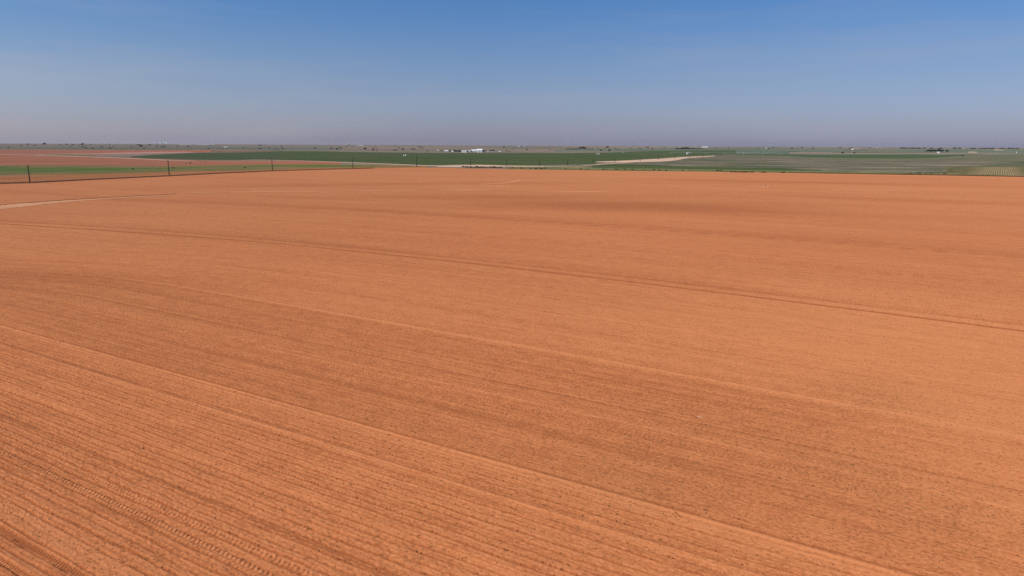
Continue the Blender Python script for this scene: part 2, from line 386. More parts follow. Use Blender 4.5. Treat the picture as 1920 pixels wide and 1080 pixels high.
sheet('bare_field', [(70, 289.2), (200, 286.8), (280, 284.8), (345, 284.4), (365, 285.5)], [(70, 289.9), (200, 289.2), (250, 289.3), (345, 286.6), (365, 286)], M['pinkfield'])
sheet('bare_field', [(395, 282.6), (440, 283.2), (530, 282.2)], [(395, 284.6), (440, 284.8), (530, 283.2)], M['olive'])
sheet('green_field', [(245, 293.2), (300, 290), (340, 288.2), (400, 286.2), (460, 285.4), (530, 283.4), (600, 283.6), (640, 284.6), (720, 285.8), (800, 286.6), (900, 286.9), (1060, 287), (1140, 286), (1200, 284), (1280, 281.8), (1380, 282), (1500, 284.6)],
      [(245, 295), (320, 298.5), (400, 299.8), (440, 300.2), (480, 298.5), (560, 300.6), (640, 303.6), (720, 306.5), (800, 309.5), (870, 309.2), (960, 310.3), (1100, 308), (1130, 305), (1180, 300.6), (1220, 297.5), (1280, 293.5), (1380, 289.2), (1440, 286.4), (1500, 285)], M['crop'])
sheet('green_field', [(85, 289.6), (130, 289.2), (180, 290.2)], [(85, 290.8), (150, 292.3), (180, 292.2)], M['weeds'])
sheet('green_field', [(1380, 281.6), (1480, 282.3)], [(1380, 289), (1480, 289.4)], M['fargreen'])
sheet('green_field', [(1380, 287.6), (1460, 289), (1520, 290.2), (1700, 289.5), (1760, 290), (1850, 289)], [(1380, 290.4), (1460, 292), (1520, 295.3), (1620, 297.3), (1700, 297.8), (1760, 295.4), (1800, 292.0), (1850, 289.4)], M['crop2'])
sheet('olive_field', [(1340, 290.5), (1460, 291.8), (1520, 295), (1620, 297), (1700, 297.5), (1760, 295.5), (1800, 292), (1920, 288), (2300, 290)],
      [(1340, 294), (1460, 298), (1520, 302), (1620, 304), (1700, 306), (1800, 306), (1920, 306), (2300, 309)], M['olive'])
sheet('green_field', [(1770, 307), (1800, 304), (1920, 302.5), (2300, 304)], [(1770, 309), (1800, 313), (1920, 314), (2300, 318)], M['dullgreen'])
sheet('stubble_field', [(1060, 312), (1110, 308), (1150, 306), (1230, 303.5), (1290, 298), (1340, 293.5), (1460, 295.5), (1520, 299), (1620, 301.5), (1700, 300.5), (1770, 300.5), (1900, 304.5)],
      [(1060, 316), (1110, 319), (1150, 320), (1230, 321), (1290, 321.5), (1340, 322), (1460, 323.5), (1520, 325), (1620, 326.5), (1700, 328), (1772, 328), (1830, 312), (1900, 305.2)], M['mixed'])
sheet('row_crop_field', [(1772, 312.8), (1920, 313.2), (2400, 318)], [(1772, 328.5), (1920, 331.4), (2400, 339)], M['rowcrop'], dx=20)
sheet('fallow_field', [(-500, 311), (0, 310.3), (160, 310.8), (320, 310.8), (480, 309.2), (600, 308.6), (700, 309), (800, 312)],
      [(-500, 371), (0, 345), (316, 330.5), (510, 321), (661, 316.6), (700, 315.6), (800, 313.8)], M['fallow'])
sheet('weedy_strip', [(-500, 311), (0, 309.6), (160, 310.6), (320, 311.6), (480, 308.6), (600, 308.4), (700, 309.8), (790, 312)],
      [(-500, 344), (0, 329.5), (160, 326.5), (320, 322.5), (480, 319), (600, 314.8), (700, 313.8), (790, 312.8)], M['weeds'])
sheet('green_strip', [(-500, 317), (0, 313.5), (160, 315), (260, 314.8), (330, 314.6), (400, 313)], [(-500, 330), (0, 322.5), (160, 323), (260, 318.6), (330, 317.6), (400, 314)], M['greenstrip'])
sheet('green_strip', [(470, 311.2), (560, 309), (640, 309.6), (700, 311)], [(470, 313), (560, 313), (640, 313.2), (700, 312.4)], M['greenstrip'])
# grassy verge along the far edge of the ploughed field, dark crop belt behind it
sheet('verge', [(950, 313.2), (1060, 311.5), (1150, 313.5), (1300, 317), (1460, 319.4), (1620, 322), (1772, 325), (1920, 330)], [(950, 317.2), (1060, 318.4), (1150, 319.8), (1300, 321.6), (1460, 323.6), (1620, 326.4), (1772, 328.8), (1920, 331.6)], M['verge'])
sheet('green_field', [(1110, 309.8), (1150, 307.6), (1200, 309), (1300, 312.5), (1460, 315.6), (1540, 318.5)], [(1110, 314.3), (1150, 314.8), (1300, 317.4), (1460, 319.4), (1540, 320)], M['crop'])
sheet('far_strip', [(1560, 284.9), (1780, 285.6)], [(1560, 286.3), (1780, 286.5)], M['olive'])
sheet('bare_field', [(1580, 281), (1680, 280.7)], [(1580, 283), (1640, 282.6), (1680, 281.4)], M['mixed'])
sheet('bare_field', [(1816, 284.6), (1832, 284.8)], [(1816, 286), (1832, 286)], M['road'])
sheet('bare_field', [(1864, 280.8), (1882, 281)], [(1864, 281.8), (1882, 281.9)], M['road'])

def ribbon(name, pts, mat, lift=None, sub=10):       # pts: (px, py, half width in metres)
    LEVEL[0] += 1
    z = lift if lift is not None else 0.03 + 0.004 * LEVEL[0]
    P = []
    for a, b_ in zip(pts[:-1], pts[1:]):
        for k in range(sub):
            t = k / sub; P.append([a[q] + (b_[q] - a[q]) * t for q in range(3)])
    P.append(list(pts[-1])); W = [(at(p[0], p[1]), p[2]) for p in P]; V = []
    for k, (p, w) in enumerate(W):
        a = W[max(0, k-1)][0]; b_ = W[min(len(W)-1, k+1)][0]; t = (b_ - a); t.z = 0; t.normalize()
        n = Vector((-t.y, t.x, 0)); w = w * (1 + 0.25 * math.sin(k * 1.7) * math.sin(k * .61))
        for s_ in (1, -1): V.append((p.x + n.x * w * s_, p.y + n.y * w * s_, p.z + z))
    return tag(link(name, mesh_np(name, V, grid_faces(len(W), 2), [mat])), kind='structure')
ribbon('dirt_road', [(-300, 281.5, 8), (0, 289.2, 9), (110, 292.3, 9), (200, 295.3, 8), (320, 300.6, 7), (368, 302.2, 4)], M['road'])
ribbon('dirt_road', [(368, 302.2, 1), (430, 302, 2.5), (500, 301, 4), (560, 301.6, 6), (640, 304.2, 8), (710, 307, 8), (780, 310, 8), (850, 312.2, 9), (960, 311.8, 9), (1040, 312.6, 7), (1085, 312.7, 3)], M['road'])
sheet('dirt_lot', [(820, 311), (860, 309.3), (900, 309), (960, 310.6), (1020, 311.8)], [(820, 313.2), (860, 313.8), (900, 312.6), (960, 312.6), (1020, 313)], M['road'])
sheet('dirt_road', [(1118, 303.2), (1160, 301.6), (1200, 299.6), (1240, 297.8), (1290, 294.2), (1340, 291.9)], [(1118, 304.4), (1160, 304.6), (1200, 304.2), (1240, 303), (1265, 301.2), (1290, 296), (1340, 292.9)], M['road'])
ribbon('dirt_road', [(1080, 312.5, 1), (1110, 309.6, 3.5), (1150, 306.5, 5), (1185, 304, 6)], M['road'])
sheet('dirt_lot', [(1758, 320.6), (1775, 317)], [(1758, 321.4), (1775, 318.6)], M['olive'])
ribbon('dirt_road', [(1600, 299, 2), (1660, 299.8, 4), (1720, 300.4, 2.5)], M['road'])
ribbon('field_track', [(380, 289.2, 2), (440, 288.6, 5), (520, 288, 3)], M['olive'])
ribbon('field_track', [(600, 295.4, 3), (700, 292.8, 5), (755, 291.2, 5)], M['olive'])
ribbon('field_track', [(-200, 277.5, 8), (0, 275, 14), (14, 275, 14), (40, 275.4, 3)], M['road'])

# ------------------------------------------------------------------ ploughed field
A0 = math.radians(30.5); CA, SA = math.cos(A0), math.sin(A0)
def warp(x, y):
    s = x * CA - y * SA; n = x * SA + y * CA
    w = 0.0005 * sstep(45, 120, n) * np.clip(s + 90, -220, 260) ** 2
    q = np.minimum(0.004 * np.maximum(0, -112 - s) ** 2, 12) * (1 - sstep(82, 125, n))
    return s, n + w + q
EDGE = [(0, 345), (55, 343.5), (200, 336), (316, 330.5), (420, 325.2), (510, 321), (590, 318.6), (661, 316.8), (730, 314.9), (781, 313.9), (830, 314.6), (880, 316), (960, 317.4), (1060, 318.6), (1130, 319.8), (1280, 321.5), (1440, 323.6), (1600, 326.4), (1760, 328.8), (1920, 331.8)]
EP = [at(*p, FZ) for p in EDGE]
ex = [p.x for p in EP]; ey = [p.y for p in EP]
ex = [-700, -505] + ex + [ex[-1] + 500]; ey = [-300, 60] + ey + [ey[-1] - 190]

def tone_of(x, y, s, r):
    t = np.zeros_like(x)
    t += -0.05 * sstep(43.5, 47, r) * (1 - sstep(70.5, 74, r))                 # darker pass left of the pale seam
    t += 0.14 * sstep(72, 76, r) * (1 - sstep(98, 112, r))
    t += 0.40 * np.exp(-((r - 72.6) / 0.28) ** 2) * sstep(-150, -110, s)     # pale seam
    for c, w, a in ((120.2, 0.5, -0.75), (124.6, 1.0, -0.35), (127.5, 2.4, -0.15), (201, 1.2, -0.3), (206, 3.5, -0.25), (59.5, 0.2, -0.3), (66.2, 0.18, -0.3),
                    (84, 0.3, -0.25), (43.5, 0.14, -0.3), (42.95, 0.16, 0.3), (42.3, 0.12, 0.25), (38.9, 0.12, -0.18), (38.4, 0.18, 0.28), (31.4, 0.18, 0.15), (23.9, 0.5, -0.1),  # dark lines just behind the paired ridges put their shade into the colour
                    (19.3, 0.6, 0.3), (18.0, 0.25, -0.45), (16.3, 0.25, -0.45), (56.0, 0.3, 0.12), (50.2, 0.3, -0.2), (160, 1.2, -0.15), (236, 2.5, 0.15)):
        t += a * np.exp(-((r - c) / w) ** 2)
    def blob(px, py, sx, sy, ang_, a):
        p = at(px, py, FZ); dx = x - p.x; dy = y - p.y; c_, s_ = math.cos(ang_), math.sin(ang_)
        u = dx * c_ + dy * s_; v = -dx * s_ + dy * c_
        return a * np.exp(-(u / sx) ** 2 - (v / sy) ** 2)
    t += blob(1180, 385, 75, 26, 0.0, -0.55); t += blob(900, 370, 90, 18, 0.1, -0.35)
    t += blob(1500, 400, 60, 12, -0.4, -0.25); t += blob(1620, 448, 55, 7, -0.5, -0.2)
    t += blob(760, 345, 120, 18, 0.2, -0.25); t += blob(1500, 342, 110, 16, -0.3, -0.3)
    t += blob(1780, 378, 60, 10, -0.5, -0.2); t += blob(1800, 355, 80, 20, -0.3, 0.15)
    t += blob(470, 350, 60, 16, 0.4, -0.2); t += blob(200, 420, 60, 26, 0.2, 0.12)
    t += blob(1750, 620, 34, 26, -0.5, 0.28); t += blob(1880, 900, 9, 14, -0.4, 0.25)
    t += blob(1180, 740, 16, 5, -0.5, -0.12); t += blob(120, 520, 36, 9, -0.2, -0.22)
    t += blob(1500, 560, 60, 20, -0.5, 0.12); t += blob(300, 640, 30, 8, -0.5, -0.08)
    t += 0.45 * np.exp(-((np.interp(x, ex, ey) - y) / 16) ** 2) * sstep(-100, 150, x)   # sandy margin at the far edge
    return t
def veg_of(x, y):
    v = np.zeros_like(x)
    for px, py, sx, a in ((1640, 740, 6, 0.5), (1290, 520, 9, 0.15), (1290, 790, 9, 0.4), (1060, 560, 18, 0.2), (1560, 860, 6, 0.45), (1740, 960, 5, 0.4), (1180, 910, 6, 0.4)):
        p = at(px, py, FZ); v += a * np.exp(-((x - p.x) ** 2 + (y - p.y) ** 2) / sx ** 2)
    return v
# whole field as a sheet
xs = np.concatenate([np.arange(-690, -330, 15), np.arange(-330, 460, 3.0), np.arange(460, 900, 15)])
yt = np.interp(xs, ex, ey)
nrow = 220
w = np.linspace(0, 1, nrow) ** 0.8
Yg = -120 + (yt[None, :] + 120) * w[:, None]; Xg = np.repeat(xs[None, :], nrow, 0)
# edge line wiggles a little
Yg = Yg + (1.8 * np.sin(Xg / 9.0) * np.sin(Xg / 31.0) + 1.2 * np.random.default_rng(9).normal(size=len(xs))[None, :] * sstep(-120, -60, Xg)) * (w[:, None] ** 30)
S, R = warp(Xg, Yg)
V = np.stack([Xg, Yg, np.full_like(Xg, FZ)], -1).reshape(-1, 3)
Fq = grid_faces(nrow, len(xs))
me = mesh_np('ploughed_field', V, Fq, [M['soil']], uv=np.stack([S, R], -1).reshape(-1, 2),
             attrs={'sand': (0.75 * sstep(130, 420, np.hypot(Xg, Yg)) + 0.25 * sstep(500, 640, Yg)).ravel(), 'tone': tone_of(Xg, Yg, S, R).ravel(), 'veg': veg_of(Xg, Yg).ravel()})
tag(link('ploughed_field', me), kind='structure')
# its bank down to the lower ground outside
k = len(xs); top = V.reshape(nrow, k, 3)[-1]
dxe = np.gradient(top[:, 0]); dye = np.gradient(top[:, 1]); ln = np.hypot(dxe, dye); nx, ny = -dye / ln, dxe / ln
prof = [(0.0, 0.0), (0.5, 0.12), (1.1, 0.0), (2.2, -0.25), (3.0, -0.29)]
V = []
for off, dz in prof:
    V.append(np.stack([top[:, 0] + nx * off, top[:, 1] + ny * off, top[:, 2] + dz + (0.05 * rng.random(k) if 0 < off < 2 else 0)], -1))
V = np.concatenate(V)
tag(link('field_bank', mesh_np('field_bank', V, grid_faces(len(prof), k), [M['darksoil']])), kind='structure')

# modelled rows close to the camera
def build_rows():
    rr = [11.0]
    while rr[-1] < 128: rr.append(rr[-1] + (0.06 if rr[-1] < 46 else 0.06 + (rr[-1] - 46) * 0.0016))
    rr = np.array(rr); nc = 800
    q = np.linspace(0, 1, nc)
    s0 = -2.55 * rr - 22; s1 = 0.16 * rr + 22
    Sg = s0[:, None] + (s1 - s0)[:, None] * q[None, :]
    Rg = np.repeat(rr[:, None], nc, 1)
    n = Rg.copy()
    for _ in range(12):
        x = Sg * CA + n * SA; y = -Sg * SA + n * CA
        _, r2 = warp(x, y); n = n - 0.8 * (r2 - Rg)
    x = Sg * CA + n * SA; y = -Sg * SA + n * CA
    # relief profile across the rows
    r = Rg; wob = 0.06 * np.sin(Sg * 0.21 + 3 * np.sin(r * 0.9)) + 0.03 * np.sin(Sg * 0.9 + r)
    P = 0.76; u_ = (r + wob) / P; k_ = np.floor(u_).astype(int); f_ = (u_ - k_ - 0.5) * P
    G = np.random.default_rng(3); pr = G.random(260); ps = G.random(260) * 6.28; po = G.normal(0, 0.05, 260)
    kk = k_ % 260; d_ = f_ - po[kk]
    rows = -1.3 * np.exp(-(d_ / 0.085) ** 2) + 0.55 * np.exp(-((d_ + 0.24) / 0.13) ** 2) + 0.35 * np.exp(-((d_ - 0.22) / 0.12) ** 2)
    brk = 0.75 + 0.25 * np.sin(Sg * 0.9 + ps[kk]) * np.sin(Sg * 0.37 + 2 * ps[kk]) + 0.25 * np.sin(Sg * 2.7 + 5 * ps[kk])
    amp = 0.115 * (1 - 0.55 * sstep(-35, 10, Sg)) * (1 - 0.58 * sstep(38, 46, r)) * (1 - 0.6 * sstep(60, 115, r))
    amp = amp * (0.45 + 1.0 * pr[kk]) * np.clip(brk, 0.15, 1.3)
    amp = amp * (1 - 0.85 * np.exp(-((r - 19.3) / 0.7) ** 2))
    h = rows * amp
    for c, w_, a in ((42.95, 0.2, 0.09), (43.5, 0.16, -0.05), (42.3, 0.12, 0.05), (38.4, 0.2, 0.07), (38.9, 0.15, -0.03), (31.4, 0.25, 0.07), (72.6, 0.3, 0.05),
                     (120.2, 0.5, -0.12), (18.0, 0.24, -0.13), (18.4, 0.12, 0.07), (16.3, 0.24, -0.13), (16.7, 0.12, 0.07), (59.5, 0.2, -0.04), (56, 0.3, 0.02), (27.4, 0.2, -0.08)):
        h = h + a * np.exp(-((r - c) / w_) ** 2)
    cl = rng.normal(size=r.shape)
    cl2 = (cl + np.roll(cl, 1, 0) + np.roll(cl, 1, 1) + np.roll(cl, (1, 1), (0, 1))) * 0.25
    patch = 0.6 + 0.4 * np.sin(r * 1.3 + 1) * np.sin(Sg * 0.07 + r * .3)
    rough = 0.026 * patch + 0.016 * np.exp(-((r - 29) / 1.4) ** 2) + 0.016 * np.exp(-((r - 25.5) / 0.9) ** 2)
    h = h + cl2 * rough
    e = np.minimum.reduce([np.minimum(q, 1 - q)[None, :] * 40 * np.ones_like(r), (Rg - 11) / 1.0, (128 - Rg) / 8])
    h = h * np.clip(e, 0, 1)
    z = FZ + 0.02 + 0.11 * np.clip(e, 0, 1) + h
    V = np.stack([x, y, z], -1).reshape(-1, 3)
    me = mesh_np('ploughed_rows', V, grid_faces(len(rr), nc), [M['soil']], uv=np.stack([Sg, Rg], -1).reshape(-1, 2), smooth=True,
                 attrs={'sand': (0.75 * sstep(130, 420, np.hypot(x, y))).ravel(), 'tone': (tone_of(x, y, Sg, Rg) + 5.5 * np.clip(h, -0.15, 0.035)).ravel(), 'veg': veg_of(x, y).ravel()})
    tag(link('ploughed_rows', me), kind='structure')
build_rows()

# stubble stalks and seedlings lying on the ploughed rows
def scatter(name, n, mat, size, bias, seed):
    g = np.random.default_rng(seed)
    u = g.random(n * 3); r = 14 + 150 * g.random(n * 3) ** 1.25
    s = (-2.45 * r - 5) + (2.45 * r + 5 + 0.13 * r + 6) * u
    r = np.round(r / 0.51) * 0.51 + g.normal(0, 0.05, n * 3) * (1 + 1.5 * (g.random(n * 3) > .6))
    nn = r.copy()
    for _ in range(10):
        x = s * CA + nn * SA; y = -s * SA + nn * CA
        _, r2 = warp(x, y); nn = nn - 0.8 * (r2 - r)
    x = s * CA + nn * SA; y = -s * SA + nn * CA
    dens = 0.25 + 0.6 * sstep(-90, 5, s) + bias * veg_of(x, y)
    dens *= 0.45 + 0.55 * np.sin(r * .11 + 2) * np.sin(s * .05 + r * .02) ** 2 + .3 * (np.sin(s * .9 + r * 5) > 0)
    keep = g.random(n * 3) < dens; x = x[keep][:n]; y = y[keep][:n]; m_ = len(x)
    sz = size * (0.5 + g.random(m_) ** 3 * 1.6)
    a = g.random(m_) * 2 * np.pi; V = np.zeros((m_, 4, 3))
    for k in range(3):
        V[:, k, 0] = x + np.cos(a + k * 2.094) * sz; V[:, k, 1] = y + np.sin(a + k * 2.094) * sz * 0.7; V[:, k, 2] = FZ + 0.10
    V[:, 3, 0] = x + g.normal(0, 0.2, m_) * sz; V[:, 3, 1] = y + g.normal(0, .2, m_) * sz; V[:, 3, 2] = FZ + 0.13 + sz * 0.9
    b = np.arange(m_)[:, None] * 4
    Fq = np.stack([b + [0, 1, 3], b + [1, 2, 3], b + [2, 0, 3]], 1).reshape(-1, 3)
    return link(name, mesh_np(name, V.reshape(-1, 3), Fq, [mat], tri=True))
tag(scatter('crop_residue', 52000, M['residue'], 0.042, 1.0, 5), 'dark bits of dead stubble strewn along the ploughed rows', 'crop residue', kind='stuff')
tag(scatter('seedlings', 7000, M['seedling'], 0.05, 2.5, 6), 'sparse olive seedlings sprouting among the ploughed rows', 'seedlings', kind='stuff')

# sandy wheel track curving across the far part of the field
def fieldstrip(pts, mat, name='wheel_track', lift=0.05):
    P = [(at(a, b_, FZ), w_) for a, b_, w_ in pts]
    W = []
    for (p, a), (q_, b_) in zip(P[:-1], P[1:]):
        for k in range(12): W.append((p.lerp(q_, k / 12), a + (b_ - a) * k / 12))
    W.append(P[-1]); V = []
    for k, (p, w_) in enumerate(W):
        a = W[max(0, k-1)][0]; b_ = W[min(len(W)-1, k+1)][0]; t = b_ - a; t.z = 0; t.normalize(); n = Vector((-t.y, t.x, 0))
        w1 = w_ * (0.75 + 0.5 * random.random()); w2 = w_ * (0.75 + 0.5 * random.random())
        for o_, h_ in ((w1, 0.0), (w1 * 0.5, 0.14), (-w2 * 0.5, 0.16), (-w2, 0.0)):
            V.append((p.x + n.x * o_, p.y + n.y * o_, FZ + lift + h_ * 0.6))
    return tag(link(name, mesh_np(name, V, grid_faces(len(W), 4), [mat])), kind='structure')
fieldstrip([(-260, 419, 9), (0, 388.8, 7.5), (60, 382.4, 6), (130, 376.8, 3.6), (210, 371.6, 2.2), (300, 367, 1.2), (335, 365.6, 0.6)], M['sandtrack'])
fieldstrip([(-200, 405, 0.9), (0, 384.9, 0.8), (60, 379.4, 0.8), (130, 374.4, 0.7), (210, 369.8, 0.7), (290, 365.6, 1.0), (330, 363.8, 0.7)], M['darksoil'])
fieldstrip([(335, 362.6, 1.2), (420, 360.3, 0.8), (480, 359.3, 1.6), (560, 359.5, 1.2), (620, 361, 0.4)], M['sandtrack'])
fieldstrip([(655, 358.6, 0.5), (700, 357.4, 1.4), (750, 356.2, 1.4), (792, 356.4, 0.4)], M['sandtrack'])
fieldstrip([(815, 356.4, 0.5), (860, 356.2, 1.5), (910, 356.4, 1.0), (925, 357, 0.3)], M['sandtrack'])
fieldstrip([(1025, 360.2, 0.5), (1080, 359.8, 1.4), (1130, 359.2, 0.9), (1160, 358.4, 0.4)], M['sandtrack'])
fieldstrip([(898, 345.9, 0.6), (912, 345.2, 2.0), (940, 343.9, 1.0), (975, 339, 1.4)], M['sandtrack'])
fieldstrip([(905, 350.3, 0.5), (935, 348.8, 1.2), (955, 350, 0.5)], M['sandtrack'])
fieldstrip([(1400, 351, 0.4), (1432, 350.6, 1.4), (1442, 350.2, 0.5)], M['sandtrack'])
fieldstrip([(1560, 355.6, 0.4), (1620, 356.8, 0.9), (1700, 358, 0.4)], M['sandtrack'])

# ------------------------------------------------------------------ vegetation prototypes
def leaf_cloud(n, rx, ry, rz, cz, size, seed, clumps=9, flat=0.0):
    g = np.random.default_rng(seed)
    cc = g.normal(size=(clumps, 3)); cc /= np.linalg.norm(cc, axis=1)[:, None]; cc *= (0.35 + 0.4 * g.random((clumps, 1)))
    cc[:, 2] = np.abs(cc[:, 2]) * 0.9 - 0.15
    k = g.integers(0, clumps, n); rad = 0.28 + 0.2 * g.random(clumps)
    p = g.normal(size=(n, 3)); p /= np.linalg.norm(p, axis=1)[:, None]; p *= (g.random((n, 1)) ** 0.45) * rad[k][:, None]
    p = (p + cc[k]) * np.array([rx, ry, rz]); p[:, 2] += cz; p[:, 2] = np.maximum(p[:, 2], 0.1)
    a = g.normal(size=(n, 3)); a /= np.linalg.norm(a, axis=1)[:, None]
    b = np.cross(a, g.normal(size=(n, 3))); b /= np.linalg.norm(b, axis=1)[:, None]
    s = size * (0.6 + 0.8 * g.random((n, 1)))
    V = np.stack([p - a * s, p + b * s * 0.6, p + a * s, p - b * s * 0.6], 1).reshape(-1, 3)
    return V, np.arange(n * 4).reshape(-1, 4)
def tree_meshes(kind, seed):
    if kind == 'round': V, Fq = leaf_cloud(900, 5.6, 5.6, 5.0, 4.9, 0.85, seed, 12); H = 5
    elif kind == 'tall': V, Fq = leaf_cloud(800, 4.0, 4.0, 6.6, 5.4, 0.80, seed, 10); H = 6
    else: V, Fq = leaf_cloud(320, 3.4, 3.4, 2.0, 1.9, 0.55, seed, 8); H = 1.5
    crown = mesh_np('crown', V, Fq, [M['leaf'] if kind != 'bush' else M['leafgrey']])
    mb = MB(); mb.tube([(0, 0, -0.3), (0.1, 0, H * 0.5), (0.05, 0.1, H)], [0.32, 0.24, 0.12], 7)
    for k in range(4):
        a = k * 1.6 + seed; mb.tube([(0.08, 0, H * 0.45), (math.cos(a) * 1.3, math.sin(a) * 1.3, H * 0.95)], [0.14, 0.05], 5)
    return crown, mb.mesh('trunk', [M['bark']])
TREES = {k: [tree_meshes(k, s + 10) for s in range(3)] for k in ('round', 'tall')}
def place_tree(px, py, hpx, label, group, kind='round', name='tree', dz=0.0, widen=1.0, rnd=None):
    p = at(px, py); h = hpx * mpp(p)
    cm, tm = TREES[kind][rnd if rnd is not None else random.randrange(3)]
    s = 1.12 * h / (8.6 if kind == 'round' else 10.6)
    e = empty(name, p, random.random() * 6.28); e.scale = (s * widen, s * widen, s)
    link('crown', cm, e); link('trunk', tm, e)
    return tag(e, label, 'tree', group)
def bush_mesh(seed, mat, n=220, rx=1.0, rz=0.8):
    V, Fq = leaf_cloud(n, rx * 1.15, rx * 1.15, rz * 1.2, rz * 0.42, 0.24, seed, 7)
    mb = MB()
    for k in range(5):
        a = k * 1.26 + seed; mb.tube([(0, 0, -0.05), (math.cos(a) * .35 * rx, math.sin(a) * .35 * rx, rz * .6)], [0.05, 0.02], 4)
    V = np.concatenate([V, np.array(mb.v)]); n0 = Fq.size
    F2 = np.array([f for f in mb.f if len(f) == 4]) + n0
    Fq = np.concatenate([Fq, F2]); mi = [0] * (n0 // 4) + [1] * len(F2)
    return mesh_np('bush', V, Fq, [mat, M['bark']], matidx=mi)
BUSH = [bush_mesh(s, M['leafgrey']) for s in (1, 2, 3)]
DRY = [bush_mesh(s, M['dryweed'], 260, 1.0, 0.75) for s in (11, 12, 13)]
GREENB = [bush_mesh(s, M['greenweed'], 240, 1.0, 0.8) for s in (21, 22, 23)]
def place_bush(px, py, hpx, label, group, pool=BUSH, name='bush', cat='bush', widen=1.2, zadd=0.0):
    p = at(px, py); h = hpx * mpp(p); s = 1.15 * h / 0.95
    o = link(name, random.choice(pool), None, (p.x, p.y, p.z + zadd), random.random() * 6.28); o.scale = (s * widen, s * widen, s)
    return tag(o, label, cat, group)

# ------------------------------------------------------------------ power poles
pm = MB(); pm.tube([(0, 0, -0.8), (0, 0, 4), (0, 0, 11.6)], [0.29, 0.26, 0.21], 12)
pole_me = pm.mesh('post', [M['wood']], True)
am = MB(); am.box(-1.15, 1.15, 0.17, 0.29, 10.65, 10.80)
am.tube([(-0.75, .23, 10.66), (0, .19, 10.0)], 0.03, 5); am.tube([(0.75, .23, 10.66), (0, .19, 10.0)], 0.03, 5)
arm_me = am.mesh('crossarm', [M['wood']])
im = MB(); im.tube([(0, 0, 0), (0, 0, .06), (0, 0, .1), (0, 0, .16), (0, 0, .24)], [0.03, 0.09, 0.05, 0.08, 0.04], 8)
ins_me = im.mesh('insulator', [M['ceramic']])
POLES = [(56.5, 343.2, 33.8), (317.6, 330.4, 29.2), (511, 320.6, 23.6), (662, 316.6, 20.8), (781.3, 313.5, 20), (882.6, 314.8, 17.5), (949.5, 312, 14.6), (1011, 310.6, 12.5),
         (1064.4, 309.2, 10.8), (1111.6, 308, 10.6), (1153, 305.8, 8.6), (1200.2, 303, 9.6), (1234, 300.6, 9.4), (1265.6, 299, 11), (1294, 296.5, 9), (1318, 295, 8)]
PL = ['nearest power pole, leaning over the dark bank at the far left', 'wooden power pole standing on the dark bank below the pink dirt lane end', 'wooden power pole before the left end of the green crop, in the olive strip',
      'power pole crossing the pale road, left of the two white tanks', 'power pole just right of the two white tanks, where bank and pale road meet', 'power pole among dry weeds beside the wide pale dirt lot, under the farmstead',
      'power pole right of the farmstead, at the right end of the pale dirt lot', 'thin power pole between the dirt lot and the verge grass', 'thin power pole below the dark hump of trees on the horizon',
      'thin power pole just left of where the sandy track begins', 'short power pole at the narrow left tip of the sandy track', 'power pole standing in the widest part of the sandy track', 'second power pole up the sandy track, past its widest part',
      'third power pole up the sandy track, left of the white pivot frame', 'faint power pole near the top of the sandy track below the pivot frame', 'faintest farthest power pole at the upper tip of the sandy track']
for k, (px, py, hp) in enumerate(POLES):
    p = at(px, py); q = at(*POLES[min(k + 1, len(POLES) - 1)][:2]) - at(*POLES[max(k - 1, 0)][:2])
    rz = math.atan2(q.y, q.x) + math.pi / 2
    s = hp * mpp(p) / 11.6
    e = empty('power_pole', p, rz); e.scale = (max(1.25, s * 1.25), max(1.25, s * 1.25), s)
    link('post', pole_me, e); arm = link('crossarm', arm_me, e)
    if k < 8:
        for xx in (-1.05, 0.5, 1.05): link('insulator', ins_me, arm, (xx, 0.23, 10.8))
    tag(e, PL[k], 'power pole', 'wooden power poles in a line along the field road')

# ------------------------------------------------------------------ farmstead
def building(px0, px1, ybase, hpx, label, name='shed', wall='whitewall', roof='whiteroof', depth=0.6, gable=0.3, cat='building', door=True, group=None, zrot=0.0):
    p = at((px0 + px1) / 2, ybase); k = mpp(p); w = (px1 - px0) * k; h = hpx * k; dp = max(w * depth, 4.0); hw = h * (1 - gable)
    e = empty(name, p, math.atan2(p.y, p.x) - math.pi / 2 + zrot)
    mb = MB(); mb.box(-w/2, w/2, 0, dp, -0.5, hw); 
    link('wall', mb.mesh('wall', [M[wall]]), e)
    mb = MB(); mb.gable(-w/2 - .3, w/2 + .3, -.4, dp + .4, hw + 0.01, h)
    link('roof', mb.mesh('roof', [M[roof]]), e)
    if door:
        n = max(1, int(w / 12)); dw = min(4.0, w * 0.25); dh = hw * 0.7
        for i_ in range(n):
            cx = -w/2 + w * (i_ + 0.5) / n
            mb = MB(); mb.box(cx - dw/2, cx + dw/2, -0.06, -0.003, 0, dh)
            link('door', mb.mesh('door', [M['dark' if i_ % 2 else 'greywall']]), e)
    return tag(e, label, cat, group)
def tank(px, py, dpx, hpx, label, mat='whitewall', group=None):
    p = at(px, py); k = mpp(p); r = dpx * k / 2; h = hpx * k
    e = empty('tank', p)
    mb = MB(); mb.tube([(0, 0, -0.2), (0, 0, h * 0.75)], r, 16); link('shell', mb.mesh('shell', [M[mat]], True), e)
    mb = MB(); mb.dome((0, 0, h * 0.75 + 0.005), r * 1.02, h * 0.25, 16); mb.tube([(0, 0, h), (0, 0, h * 1.05)], r * .15, 8); link('lid', mb.mesh('lid', [M[mat]], True), e)
    return tag(e, label, 'tank', group)
building(833.5, 840.5, 284.6, 2.6, 'small pale farmhouse, leftmost building of the farmstead', 'farmhouse', 'greywall', 'whiteroof', 0.7, 0.45)
building(846.5, 851.5, 285.3, 2.3, 'small low house with pale gable between dark trees of the farmstead', 'farmhouse', 'greywall', 'whiteroof', 0.8, 0.5)
